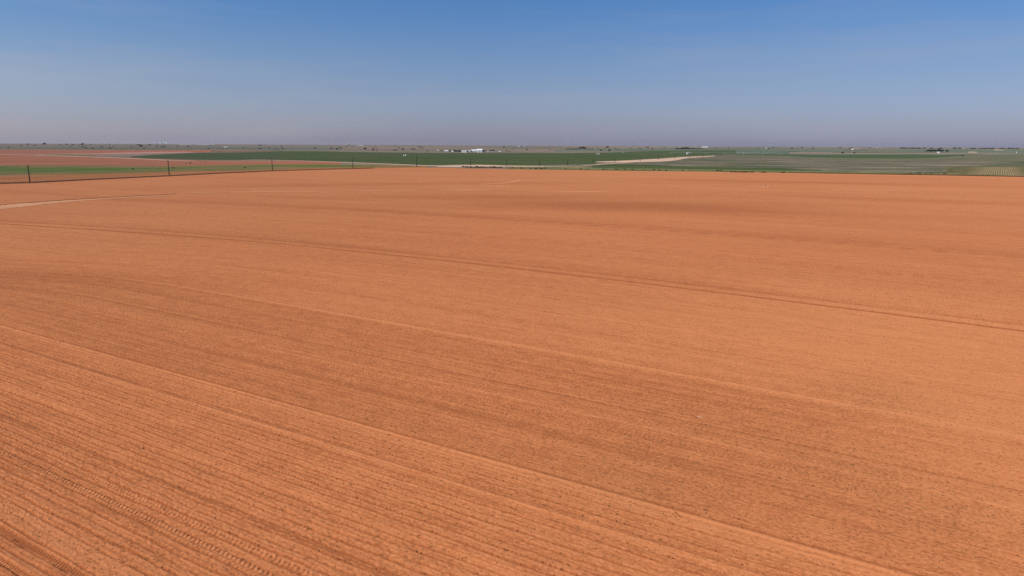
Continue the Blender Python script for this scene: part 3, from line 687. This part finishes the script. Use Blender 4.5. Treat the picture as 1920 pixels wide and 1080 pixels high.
building(865, 875.3, 286.2, 3.8, 'bright white sheet metal barn with mint base, brightest in the farmstead', 'barn', 'whitewall', 'whiteroof', 0.6, 0.2, door=False)
building(877.6, 882, 285.6, 3.0, 'small grey shed just right of the bright white barn', 'shed', 'greywall', 'whiteroof', 0.8, 0.3)
building(883, 894, 285.2, 4.6, 'long low white shed left of the tall farmstead building', 'shed', 'greywall', 'whiteroof', 0.4, 0.45)
building(894.2, 904.3, 286, 6.6, 'tall white farm building with pinkish roof, highest of the farmstead', 'barn', 'whitewall', 'whiteroof', 0.7, 0.32)
building(912, 926, 285.7, 1.4, 'low flat pale shed right of the tall white farm building', 'shed', 'greywall', 'greywall', 0.3, 0.3)
building(935, 938.4, 285.4, 1.8, 'tiny pale hut alone right of the farmstead', 'shed', 'greywall', 'whiteroof', 0.8, 0.4, door=False)
tank(821.2, 283.6, 2.2, 2.4, 'single white round tank left of the farmhouses')
tank(872, 287.2, 1.0, 1.0, 'small white tank before the bright white barn')
for px, py, h, lab in ((843.6, 285, 3.2, 'dark round tree between the two small farmhouses'), (852.6, 285.2, 3.6, 'dark tree just right of the low gabled house'), (855, 285, 3.2, 'dark tree behind the low gabled house, right one of two'),
                       (859, 285.6, 3.4, 'dark tree left of the bright white barn, outer one'), (861.8, 285.8, 3.9, 'tallest dark tree left of the bright white barn'), (864.2, 285.2, 3.6, 'dark tree touching the left end of the bright white barn'),
                       (876.6, 286, 2.8, 'dark tree at the right end of the bright white barn'), (883.6, 285.4, 3.2, 'dark tree in front of the long low white shed'), (905.6, 286, 3.8, 'dark tree at the right corner of the tall white building'),
                       (919.5, 284.6, 3.0, 'sparse tree behind the low flat shed'), (909.5, 284.6, 2.6, 'sparse tree between tall building and low flat shed'), (925, 284.4, 3.2, 'sparse tree at the right end of the low flat shed'), (801.6, 284.6, 2.2, 'dark lone tree far left of the farmstead')):
    place_tree(px, py, h, lab, 'trees around the farmstead', widen=1.25)
for px, py, d_, h_, lab in ((757.2, 292.4, 2.0, 2.1, 'left one of two white tanks side by side in the green crop'), (760.9, 292.4, 2.2, 2.2, 'right one of two white tanks side by side in the green crop'),
                            (1119.3, 289.8, 1.5, 1.8, 'left one of two small white tanks at the top edge of the crop'), (1122.8, 289.8, 1.9, 2.0, 'right one of two small white tanks at the top edge of the crop'),
                            (1905.8, 287.2, 1.2, 2.4, 'narrow pale tank standing alone near the right edge')):
    tank(px, py, d_, h_, lab, group=None)
# white pickup on the far lane
def truck(px, py, wpx, label, name='pickup_truck', rz=0.0):
    p = at(px, py); k = mpp(p); s = wpx * k / 5.4
    e = empty(name, p, rz); e.scale = (s, s, s)
    mb = MB(); mb.box(-2.7, 2.7, -0.95, 0.95, 0.55, 1.15); mb.box(-0.6, 1.2, -0.9, 0.9, 1.153, 1.85); mb.box(-2.68, -0.62, -0.94, -0.84, 1.153, 1.4); mb.box(-2.68, -0.62, 0.84, 0.94, 1.153, 1.4)
    link('body', mb.mesh('body', [M['whitewall']]), e)
    mb = MB(); mb.box(-0.5, 1.1, -0.93, -0.902, 1.25, 1.75); mb.box(1.203, 1.22, -0.8, 0.8, 1.25, 1.75); link('window', mb.mesh('window', [M['dark']]), e)
    for x_ in (-1.7, 1.7):
        for y_ in (-0.97, 0.73):
            mb = MB(); mb.tube([(x_, y_, 0.4), (x_, y_ + 0.24, 0.4)], 0.4, 12); link('wheel', mb.mesh('wheel', [M['rubber']]), e)
    return tag(e, label, 'vehicle')
truck(1167.3, 287.2, 2.8, 'tiny white pickup at the far edge of the green field')

# ------------------------------------------------------------------ centre pivot irrigation machine
def pivot():
    T = [(1258, 288.2), (1290, 288.6), (1322, 288.9), (1357, 289.1), (1392.4, 289.2), (1428.6, 289.6), (1466, 289.9)]
    P = [at(a, b) for a, b in T]
    # straight machine: fit a line on the ground through the tower feet
    d0, d1 = P[0], P[-1]; L = (d1 - d0).length; n = len(T) - 1
    e = empty('irrigation_machine', d0, math.atan2(d1.y - d0.y, d1.x - d0.x)); span = L / n; hz = 4.2
    zz = lambda x: (d1.z - d0.z) * x / L
    tm = MB(); tm.tube([(-0.9, 0, 0), (0, 0, hz)], .12, 6); tm.tube([(0.9, 0, 0), (0, 0, hz)], .12, 6); tm.tube([(0, -2.2, 0.6), (0, 0, hz)], .12, 6); tm.tube([(0, 2.2, .6), (0, 0, hz)], .12, 6); tm.tube([(0, -2.4, .6), (0, 2.4, .6)], .14, 6)
    tm.box(-0.9, 0.9, -0.4, -0.1, 1.1, 2.6); tme = tm.mesh('tower', [M['steel']])
    wm = MB(); wm.tube([(-0.2, 0, 0.6), (0.2, 0, 0.6)], 0.62, 14); wme = wm.mesh('wheel', [M['rubber']])
    for k in range(n + 1):
        t = link('tower', tme, e, (k * span, 0, zz(k * span)))
        for y_ in (-2.2, 2.2): link('wheel', wme, t, (0, y_, 0))
    for k in range(n):
        mb = MB(); pts = []
        for q in range(9):
            u = q / 8; pts.append((k * span + span * u, 0, hz + 1.3 * math.sin(math.pi * u) + zz(k * span + span * u)))
        mb.tube(pts, 0.11, 7)
        for sgn in (-0.8, 0.8):
            low = [(p_[0], sgn * math.sin(math.pi * i_ / 8), p_[2] - 1.25 * math.sin(math.pi * i_ / 8)) for i_, p_ in enumerate(pts)]
            mb.tube(low, 0.05, 5)
            for i_ in range(1, 8): mb.tube([pts[i_], low[i_]], 0.05, 4)
        for i_ in range(1, 8): mb.tube([(pts[i_][0], 0, pts[i_][2]), (pts[i_][0], 0, 1.6 + zz(pts[i_][0]))], 0.03, 4)
        link('span_pipe', mb.mesh('span_pipe', [M['steel']]), e)
    tag(e, 'long galvanised wheeled irrigation machine standing across the far green field', 'irrigation machine')
pivot()
# loading frame with a flat white roof beside it
p = at(1291.5, 289.4); k = mpp(p); e = empty('open_shed', p, 0.1)
mb = MB(); mb.box(-3.8*k, 3.8*k, -3, 4, 3.2*k, 4.0*k); link('roof', mb.mesh('roof', [M['whiteroof']]), e)
for a, b_ in ((-3.5, -2.6), (3.5, -2.6), (-3.5, 3.6), (3.5, 3.6)):
    mb = MB(); mb.box(a*k - .25, a*k + .25, b_ - .25, b_ + .25, -0.3, 3.2*k - .003); link('post', mb.mesh('post', [M['steel']]), e)
mb = MB(); mb.box(-3.7*k, -2.2*k, -1, 3, 0, 3.1*k); link('side_wall', mb.mesh('side_wall', [M['whitewall']]), e)
tag(e, 'open white shed with flat roof at the top of the sandy track', 'shed')
def sprinkler(px0, px1, y, label):
    a, b_ = at(px0, y), at(px1, y); L = (b_ - a).length; e = empty('irrigation_machine', a, math.atan2(b_.y - a.y, b_.x - a.x)); n = max(1, int(round(L / 60)))
    for k in range(n + 1):
        mb = MB(); x = k * L / n; mb.tube([(x - .9, 0, 0), (x, 0, 4)], .12, 5); mb.tube([(x + .9, 0, 0), (x, 0, 4)], .12, 5); link('tower', mb.mesh('tower', [M['steel']]), e)
    mb = MB(); mb.tube([(L * q / (n * 6), 0, 4 + 0.9 * abs(math.sin(math.pi * q / 6))) for q in range(n * 6 + 1)], 0.16, 6); link('span_pipe', mb.mesh('span_pipe', [M['steel']]), e)
    tag(e, label, 'irrigation machine')
sprinkler(1868, 1905, 286.6, 'short irrigation pipe on towers near the right edge')

# ------------------------------------------------------------------ horizon buildings and towers
def far_mill(px, base, parts, label, name='cotton_gin'):
    p = at(px, base); k = mpp(p); e = empty(name, p, math.atan2(p.y, p.x) - math.pi / 2)
    for kind, x0, x1, h, mat in parts:
        mb = MB()
        if kind == 'bin':
            mb.tube([(x0*k, 0, -2), (x0*k, 0, h*k*.85)], x1*k/2, 12); mb.tube([(x0*k, 0, h*k*.85+.01), (x0*k, 0, h*k)], [x1*k/2, x1*k*.1], 12); link('silo', mb.mesh('silo', [M[mat]], True), e)
        elif kind == 'leg':
            mb.box(x0*k, x1*k, -2, 2, -2, h*k); link('lift_tower', mb.mesh('lift_tower', [M[mat]]), e)
        else:
            mb.box(x0*k, x1*k, 0, 20, -2, h*k*.75); link('wall', mb.mesh('wall', [M[mat]]), e)
            mb = MB(); mb.gable(x0*k-.5, x1*k+.5, -.6, 20.6, h*k*.75+.02, h*k); link('roof', mb.mesh('roof', [M['whiteroof']]), e)
    return tag(e, label, 'mill')
far_mill(300, 270.6, [('hall', -9, -3, 2.6, 'whitewall'), ('hall', -1, 2, 2.0, 'whitewall'), ('leg', -6, -5.2, 5.2, 'greywall'), ('hall', 4, 11, 2.8, 'whitewall'), ('leg', 2.6, 3.2, 4.2, 'greywall'), ('bin', 12, 1.8, 2.6, 'whitewall')],
         'group of white mill halls and lift towers on the left horizon')
far_mill(652, 272.6, [('bin', -4, 1.8, 3.2, 'greywall'), ('leg', -2, -1.2, 5.0, 'greywall'), ('bin', 0.6, 2.4, 4.2, 'greywall'), ('bin', 3, 1.8, 3.2, 'greywall')], 'grey grain silos rising on the horizon left of centre', 'grain_elevator')
far_mill(1322, 276.8, [('bin', -4.5, 2, 2.0, 'whitewall'), ('bin', -1.5, 2, 2.4, 'whitewall'), ('hall', 0.5, 4.5, 2.2, 'whitewall'), ('leg', -3.1, -2.6, 3.6, 'greywall')], 'white silos and hall right of the dark windbreak', 'grain_elevator')
building(672, 681, 273.6, 1.0, 'long thin white shed on the horizon right of the grey silos', 'shed', 'whitewall', 'whiteroof', 0.3, 0.4, door=False)
building(420.5, 427, 277.2, 1.7, 'low white house on the far pasture at left', 'farmhouse', 'whitewall', 'whiteroof', 0.6, 0.4, door=False)
building(368, 400, 271.9, 0.9, 'very long thin white warehouse on the horizon at left', 'warehouse', 'whitewall', 'whiteroof', 0.15, 0.3, door=False)
building(339, 362, 271.6, 0.7, 'thin white warehouse left of the longest one on the horizon', 'warehouse', 'whitewall', 'whiteroof', 0.15, 0.3, door=False)
building(255, 262, 269.9, 0.8, 'small white shed on the horizon left of the mill halls', 'shed', 'whitewall', 'whiteroof', 0.3, 0.3, door=False)
building(72, 78, 276.8, 2.2, 'pinkish farmhouse far out at the left', 'farmhouse', 'greywall', 'redroof', 0.7, 0.5, door=False)
building(1434.6, 1437.6, 278.2, 1.4, 'small white house on the far pasture above the irrigation machine', 'farmhouse', 'whitewall', 'whiteroof', 0.7, 0.4, door=False)
building(1596.6, 1599.6, 281.3, 2.1, 'small bright white house before the rusty roofed farm sheds', 'farmhouse', 'whitewall', 'whiteroof', 0.9, 0.4, door=False)
building(1600.8, 1608, 279.4, 1.8, 'rusty roofed farm shed, left one of two', 'shed', 'greywall', 'redroof', 0.6, 0.5, door=False)
building(1609.4, 1617, 279.2, 2.0, 'rusty roofed farm shed, right one of two', 'shed', 'greywall', 'redroof', 0.6, 0.5, door=False)
building(1757, 1761.2, 287, 2.0, 'small white house in front of the dark grove at right', 'farmhouse', 'whitewall', 'whiteroof', 0.9, 0.4, door=False)
building(970, 983, 275.0, 0.8, 'thin pale shed on the horizon just right of centre', 'shed', 'whitewall', 'whiteroof', 0.2, 0.4, door=False)
building(1643, 1652, 276.9, 0.7, 'thin pale shed on the horizon above the bare patch at right', 'shed', 'greywall', 'greywall', 0.2, 0.4, door=False)
building(1806, 1809, 278.8, 0.9, 'small pale shed on the far plain right of the grove', 'shed', 'greywall', 'greywall', 0.5, 0.4, door=False)
def mast(px, base, hpx, label):
    p = at(px, base); k = mpp(p); h = hpx * k; e = empty('radio_mast', p)
    mb = MB(); w_ = 0.9
    for a, b_ in ((-w_, -w_), (w_, -w_), (0, w_)): mb.tube([(a, b_, -1), (a*.4, b_*.4, h)], [0.35, 0.22], 5)
    for q in range(int(h / 3)):
        z = q * 3.0; mb.tube([(-w_, -w_, z), (w_, -w_, z + 3)], .12, 4); mb.tube([(w_, -w_, z), (0, w_, z + 3)], .12, 4)
    link('lattice', mb.mesh('lattice', [M['greywall']]), e)
    mb = MB(); mb.tube([(0, 0, h), (0, 0, h + k)], .2, 5); link('antenna', mb.mesh('antenna', [M['greywall']]), e)
    return tag(e, label, 'mast')
mast(1304, 277.2, 9, 'lattice radio mast on the horizon right of the dark windbreak')
mast(417.5, 277.4, 4.6, 'short pale mast left of the low white house')

# ------------------------------------------------------------------ groves and lone trees
for i_, (px, py, h) in enumerate(((1735.5, 285.2, 2.6), (1739, 285.2, 3.4), (1742, 285.3, 4.4), (1745, 285.3, 3.4), (1749, 285.5, 4.6), (1752, 285.6, 5.2), (1754.6, 285.5, 4.2), (1757.5, 285.3, 5.2), (1761, 285.3, 5.2), (1764.6, 285.4, 3.9), (1767.4, 285.2, 4.3), (1774.4, 285.2, 4.4), (1777, 285.2, 3.2))):
    place_tree(px, py, h, 'dark tree in the dense grove behind the white house at right', 'trees of the dark grove at right', random.choice(['round', 'tall']), widen=1.15)
for i_ in range(26):
    px = 1266.5 + i_ * 1.45 + random.uniform(-.4, .4); h = 1.8 + (1.2 if 280 - 0 and 1278 < px < 1290 else 0) + random.random() * .6
    place_tree(px, 280.2, h, 'dark tree in the long windbreak under the horizon', 'trees of the windbreak', widen=1.35)
for px, py, h in ((1305.8, 280.2, 1.6), (1308.6, 280.2, 1.4), (1312.8, 280, 1.8), (1317, 279.9, 1.4)):
    place_tree(px, py, h, 'small dark tree beyond the right end of the windbreak', 'small trees right of the windbreak', widen=1.4)
for px, py, h in ((1086.5, 280, 2.2), (1088.8, 280, 3.6), (1091, 280, 4.2), (1093.4, 280, 4.3), (1095.6, 280, 3.8)):
    place_tree(px, py, h, 'dark tree in the rounded clump standing up on the horizon', 'trees of the rounded clump', widen=1.3)
for k in range(16):
    px = 1062 + k * 1.5 + random.uniform(-.5, .5)
    place_bush(px, 280, 0.9 + random.random() * .5, 'low dark bush in the line left of the rounded tree clump', 'bushes beside the rounded clump', widen=1.6)
for px in (1098.5, 1101, 1107, 1109.5, 1111.5):
    place_bush(px, 280, 1.1, 'low dark bush in the line right of the rounded tree clump', 'bushes right of the rounded clump', widen=1.6)
LONE = [(52, 271.2, 2.4, 'faint lone tree on the far left ridge'), (83.4, 272.0, 3.8, 'dark upright tree on the ridge above the pinkish farmhouse'), (125, 272.2, 2.6, 'dark tree left of the tallest one on the left ridge'), (155.4, 272.6, 4.4, 'tallest dark tree on the left ridge'), (169.5, 272, 2.6, 'round tree right of the tallest on the left ridge'),
        (205.6, 272, 2.6, 'lone tree midway along the left ridge'), (259, 272.4, 3.0, 'tree on the left ridge before the mill halls'), (264.4, 276.4, 4.6, 'tall dark tree below the mill halls'), (246, 276.6, 2.2, 'small tree left of the tall dark one below the mill halls'),
        (353, 276, 2.6, 'dark tree on the pasture right of the mill'), (332, 276.4, 2.6, 'dark tree on the pasture just right of the mill halls'), (357, 279, 2.0, 'low tree at the edge of the olive field'), (528.6, 278, 3.0, 'dark tree on the pasture above the green crop at left'), (513.6, 281.8, 1.9, 'dark low tree touching the top of the green crop'),
        (475, 280, 1.6, 'small dark tree above the pale strip'), (630.6, 281.2, 2.2, 'dark tree left of the pair of pale huts'), (684.8, 281, 3.8, 'dark tree alone on the pasture above the long track'), (698.6, 284, 1.9, 'wide dark tree at the crop edge, left of two'), (706.6, 284, 2.2, 'wide dark tree at the crop edge, right of two'), (755.6, 281.4, 3.2, 'dark tree above the two white tanks'),
        (988, 282.6, 3.6, 'dark tree on the pasture right of centre'), (1029.5, 281.6, 2.0, 'small dark tree left of the rounded clump'), (1127.2, 283.4, 3.0, 'dark tree over the crop above the small white tanks'), (1139.2, 278, 3.4, 'round bush-like tree sitting on the horizon'), (1142.6, 284.8, 4.8, 'tall narrow dark tree right of the small white tanks'),
        (1158.6, 282.4, 2.6, 'small narrow tree left of the white pickup'), (1214.6, 278, 2.6, 'dark tree on the horizon, right of two'), (1210.4, 277.6, 1.6, 'small dark tree on the horizon, left of two'), (1241.5, 279.6, 2.0, 'pale grey tree left of the windbreak'), (1366, 279.6, 2.4, 'grey tree right of the white silos'),
        (1422.6, 279.4, 2.2, 'dark tree left of the small white house'), (1449.6, 278.2, 2.2, 'dark tree right of the small white house'), (1503.8, 277.6, 2.4, 'broad dark tree on the horizon above the dark green strip'), (1601.6, 288.2, 2.6, 'dark green tree at the end of the yellowish strip'), (1580, 288.4, 3.2, 'dark narrow tree at the left of the yellowish strip'),
        (1790, 279, 2.4, 'dark lone tree on the horizon right of the grove'), (1855.4, 278.8, 2.0, 'dark tree at the right horizon'), (1804.5, 293.8, 3.4, 'pale scrub tree at the corner of the crop fields on the right')]
for px, py, h, lab in LONE:
    place_tree(px, py, h, lab, 'lone trees scattered over the far plain', random.choice(['round', 'tall']), widen=1.15)
for k in range(92):
    px = random.uniform(10, 1000); lo = np.interp(px, [0, 240, 640, 1000], [270.6, 271.6, 273.6, 275.2]); hi = np.interp(px, [0, 240, 400, 640, 1000], [278, 279, 280, 281.5, 285])
    if 828 < px < 935: continue
    place_bush(px, random.uniform(lo, hi), random.uniform(0.8, 1.7), 'small grey green scrub bush among many on the left far pasture', 'scrub bushes on the left far pasture', widen=1.4)
for k in range(44):
    px = random.uniform(1690, 1925); place_bush(px, 278.6 + (px - 1700) / 220 * .6 + random.uniform(-.3, .3), random.uniform(0.9, 1.9), 'small bluish tree in the broken tree line on the right horizon', 'small trees of the right horizon line', name='bush', widen=1.5)
for k in range(30):
    px = random.uniform(1120, 1690); place_bush(px, random.uniform(277.2, 279.5), random.uniform(0.7, 1.3), 'small grey scrub bush on the far plain right of centre', 'scrub bushes right of centre', widen=1.5)

# ------------------------------------------------------------------ weeds along the field edges
def edge_pt(px): return np.interp(px, [p[0] for p in EDGE], [p[1] for p in EDGE])
for k in range(34):
    px = 868 + k * 2.2 + random.uniform(-.8, .8)
    place_bush(px, edge_pt(px) - 1.6 + random.uniform(-.9, .5), random.uniform(0.9, 1.9), 'reddish dry tumbleweed heaped against the bank below the pale dirt lot', 'tumbleweeds below the dirt lot', DRY, 'tumbleweed', 'weed', 1.3, 0.3)
for px, n_ in ((1361.5, 1), (1369, 3), (1377, 3), (1384.5, 1), (1390, 3), (1396, 3), (1400.5, 2), (1407, 2), (1411, 2), (1429, 2), (1433, 2), (1466, 2), (1471, 1)):
    for q in range(n_):
        x_ = px + q * 1.7
        place_bush(x_, edge_pt(x_) + 0.9 + random.uniform(-.3, .3), random.uniform(1.0, 1.5), 'dark dry tumbleweed on the pale margin along the far edge of the bare field', 'tumbleweeds on the pale margin', DRY, 'tumbleweed', 'weed', 1.5, 0.5)
for k in range(46):
    px = random.uniform(1685, 1792); py = edge_pt(px) - 1.2 - (px - 1685) / 107 * 11 * random.random()
    place_bush(px, py, random.uniform(0.5, 1.25), 'dark scrub bush in the scatter left of the striped crop rows', 'scrub left of the striped crop rows', random.choice([GREENB, DRY, DRY]), 'bush', 'bush', 1.2)
for k in range(40):
    px = random.uniform(960, 1360)
    place_bush(px, edge_pt(px) - 0.8 - random.random() * 1.2, random.uniform(0.7, 1.4), 'olive weed tuft on the grassy verge along the far field edge', 'weed tufts on the verge', random.choice([GREENB, DRY]), 'weed_tuft', 'weed', 1.6, 0.2)
for px, py, h in ((249, 317.4, 1.6), (322, 315.2, 1.2), (326.4, 315.2, 1.2), (459, 314.6, 1.5), (357, 306.4, 1.5), (385, 305.6, 1.2), (349, 307, 1.1)):
    place_bush(px, py, h, 'isolated dark bush in the olive strip between the power poles at left', 'bushes in the olive strip', BUSH, 'bush', 'bush', 1.3)

# a continuous fringe of dead weeds along the banks
def fringe(name, x0, x1, mat, label, n, hmin, hmax, seed, up=0.0):
    g = np.random.default_rng(seed); px = g.uniform(x0, x1, n); Vs = []; Fs = []
    wx = np.interp(px, [p[0] for p in EDGE], [p.x for p in EP]); wy = np.interp(px, [p[0] for p in EDGE], [p.y for p in EP])
    dirx = np.gradient(np.array([p.x for p in EP])); diry = np.gradient(np.array([p.y for p in EP]))
    dxi = np.interp(px, [p[0] for p in EDGE], dirx); dyi = np.interp(px, [p[0] for p in EDGE], diry); l_ = np.hypot(dxi, dyi)
    off = g.normal(0.7, 0.55, n) + up; wx = wx - dyi / l_ * off; wy = wy + dxi / l_ * off
    h = g.uniform(hmin, hmax, n); w_ = h * g.uniform(.5, 1.2, n); a = g.random(n) * 6.28
    V = np.zeros((n, 4, 3))
    for k in range(3):
        V[:, k, 0] = wx + np.cos(a + k * 2.094) * w_; V[:, k, 1] = wy + np.sin(a + k * 2.094) * w_; V[:, k, 2] = FZ - 0.2
    V[:, 3, 0] = wx; V[:, 3, 1] = wy; V[:, 3, 2] = FZ + h
    b = np.arange(n)[:, None] * 4; Fq = np.stack([b + [0, 1, 3], b + [1, 2, 3], b + [2, 0, 3]], 1).reshape(-1, 3)
    tag(link(name, mesh_np(name, V.reshape(-1, 3), Fq, [mat], tri=True)), label, 'weeds', kind='stuff')
fringe('bank_weeds', 0, 700, M['dryweed'], 'low dead red brown weeds growing along the dark bank by the poles', 22000, 0.3, 0.95, 41)
fringe('edge_weeds', 1480, 1920, M['dryweed'], 'low dead brown weeds along the far right edge of the bare field', 20000, 0.25, 0.85, 42)
fringe('verge_grass', 940, 1500, M['greenweed'], 'ragged olive grass along the far edge of the bare field', 6000, 0.15, 0.5, 43, 1.0)

# ------------------------------------------------------------------ small mounds on the field
def mound(px, py, r, h, label, name='dirt_mound', hole=True):
    p = at(px, py, FZ); e = empty(name, (p.x, p.y, FZ + (0.1 if py > 500 else 0)), 0.4)
    g = np.random.default_rng(int(px)); V = []; nR, nT = 9, 22
    for i_ in range(nR):
        for j_ in range(nT):
            a = j_ / nT * 2 * math.pi; rr_ = r * i_ / (nR - 1); z = h * math.exp(-(i_ / (nR - 1) * 2.0) ** 2) * (1 + .25 * g.normal() * (i_ > 0)) - (0.05 if i_ == nR - 1 else 0)
            V.append((rr_ * math.cos(a) * 1.4, rr_ * math.sin(a), z))
    Fq = []
    for i_ in range(nR - 1):
        for j_ in range(nT): Fq.append((i_*nT + j_, (i_+1)*nT + j_, (i_+1)*nT + (j_+1) % nT, i_*nT + (j_+1) % nT))
    link('soil_heap', mesh_np('soil_heap', V, Fq, [M['clod']], smooth=True), e)
    if hole:
        mb = MB(); mb.dome((-r * 1.25, -r * .1, 0.0), r * .42, r * .25, 12, 4); link('burrow', mb.mesh('burrow', [M['residue']], True), e)
    return tag(e, label, 'dirt mound')
mound(1312, 784, 0.33, 0.14, 'small pale dirt mound with dark clod in the middle of the bare field')
mound(1440, 348.5, 1.6, 0.45, 'low disturbed dirt heap near the far edge of the bare field', hole=True)

# ------------------------------------------------------------------ air
hb = MB(); hb.box(-17000, 17000, -17000, 17000, -1.5, 75)
hz = hb.mesh('haze', [])
hm = bpy.data.materials.new('haze'); hm.use_nodes = True; ht = hm.node_tree; ht.nodes.clear()
ho = ht.nodes.new('ShaderNodeOutputMaterial'); hv = ht.nodes.new('ShaderNodeVolumePrincipled')
hv.inputs['Color'].default_value = (0.80, 0.78, 0.80, 1); hv.inputs['Density'].default_value = 3.0e-5; hv.inputs['Anisotropy'].default_value = 0.2
ht.links.new(hv.outputs[0], ho.inputs['Volume']); hz.materials.append(hm)
tag(link('haze', hz), 'thin bluish haze lying over the whole plain', 'haze', kind='stuff')
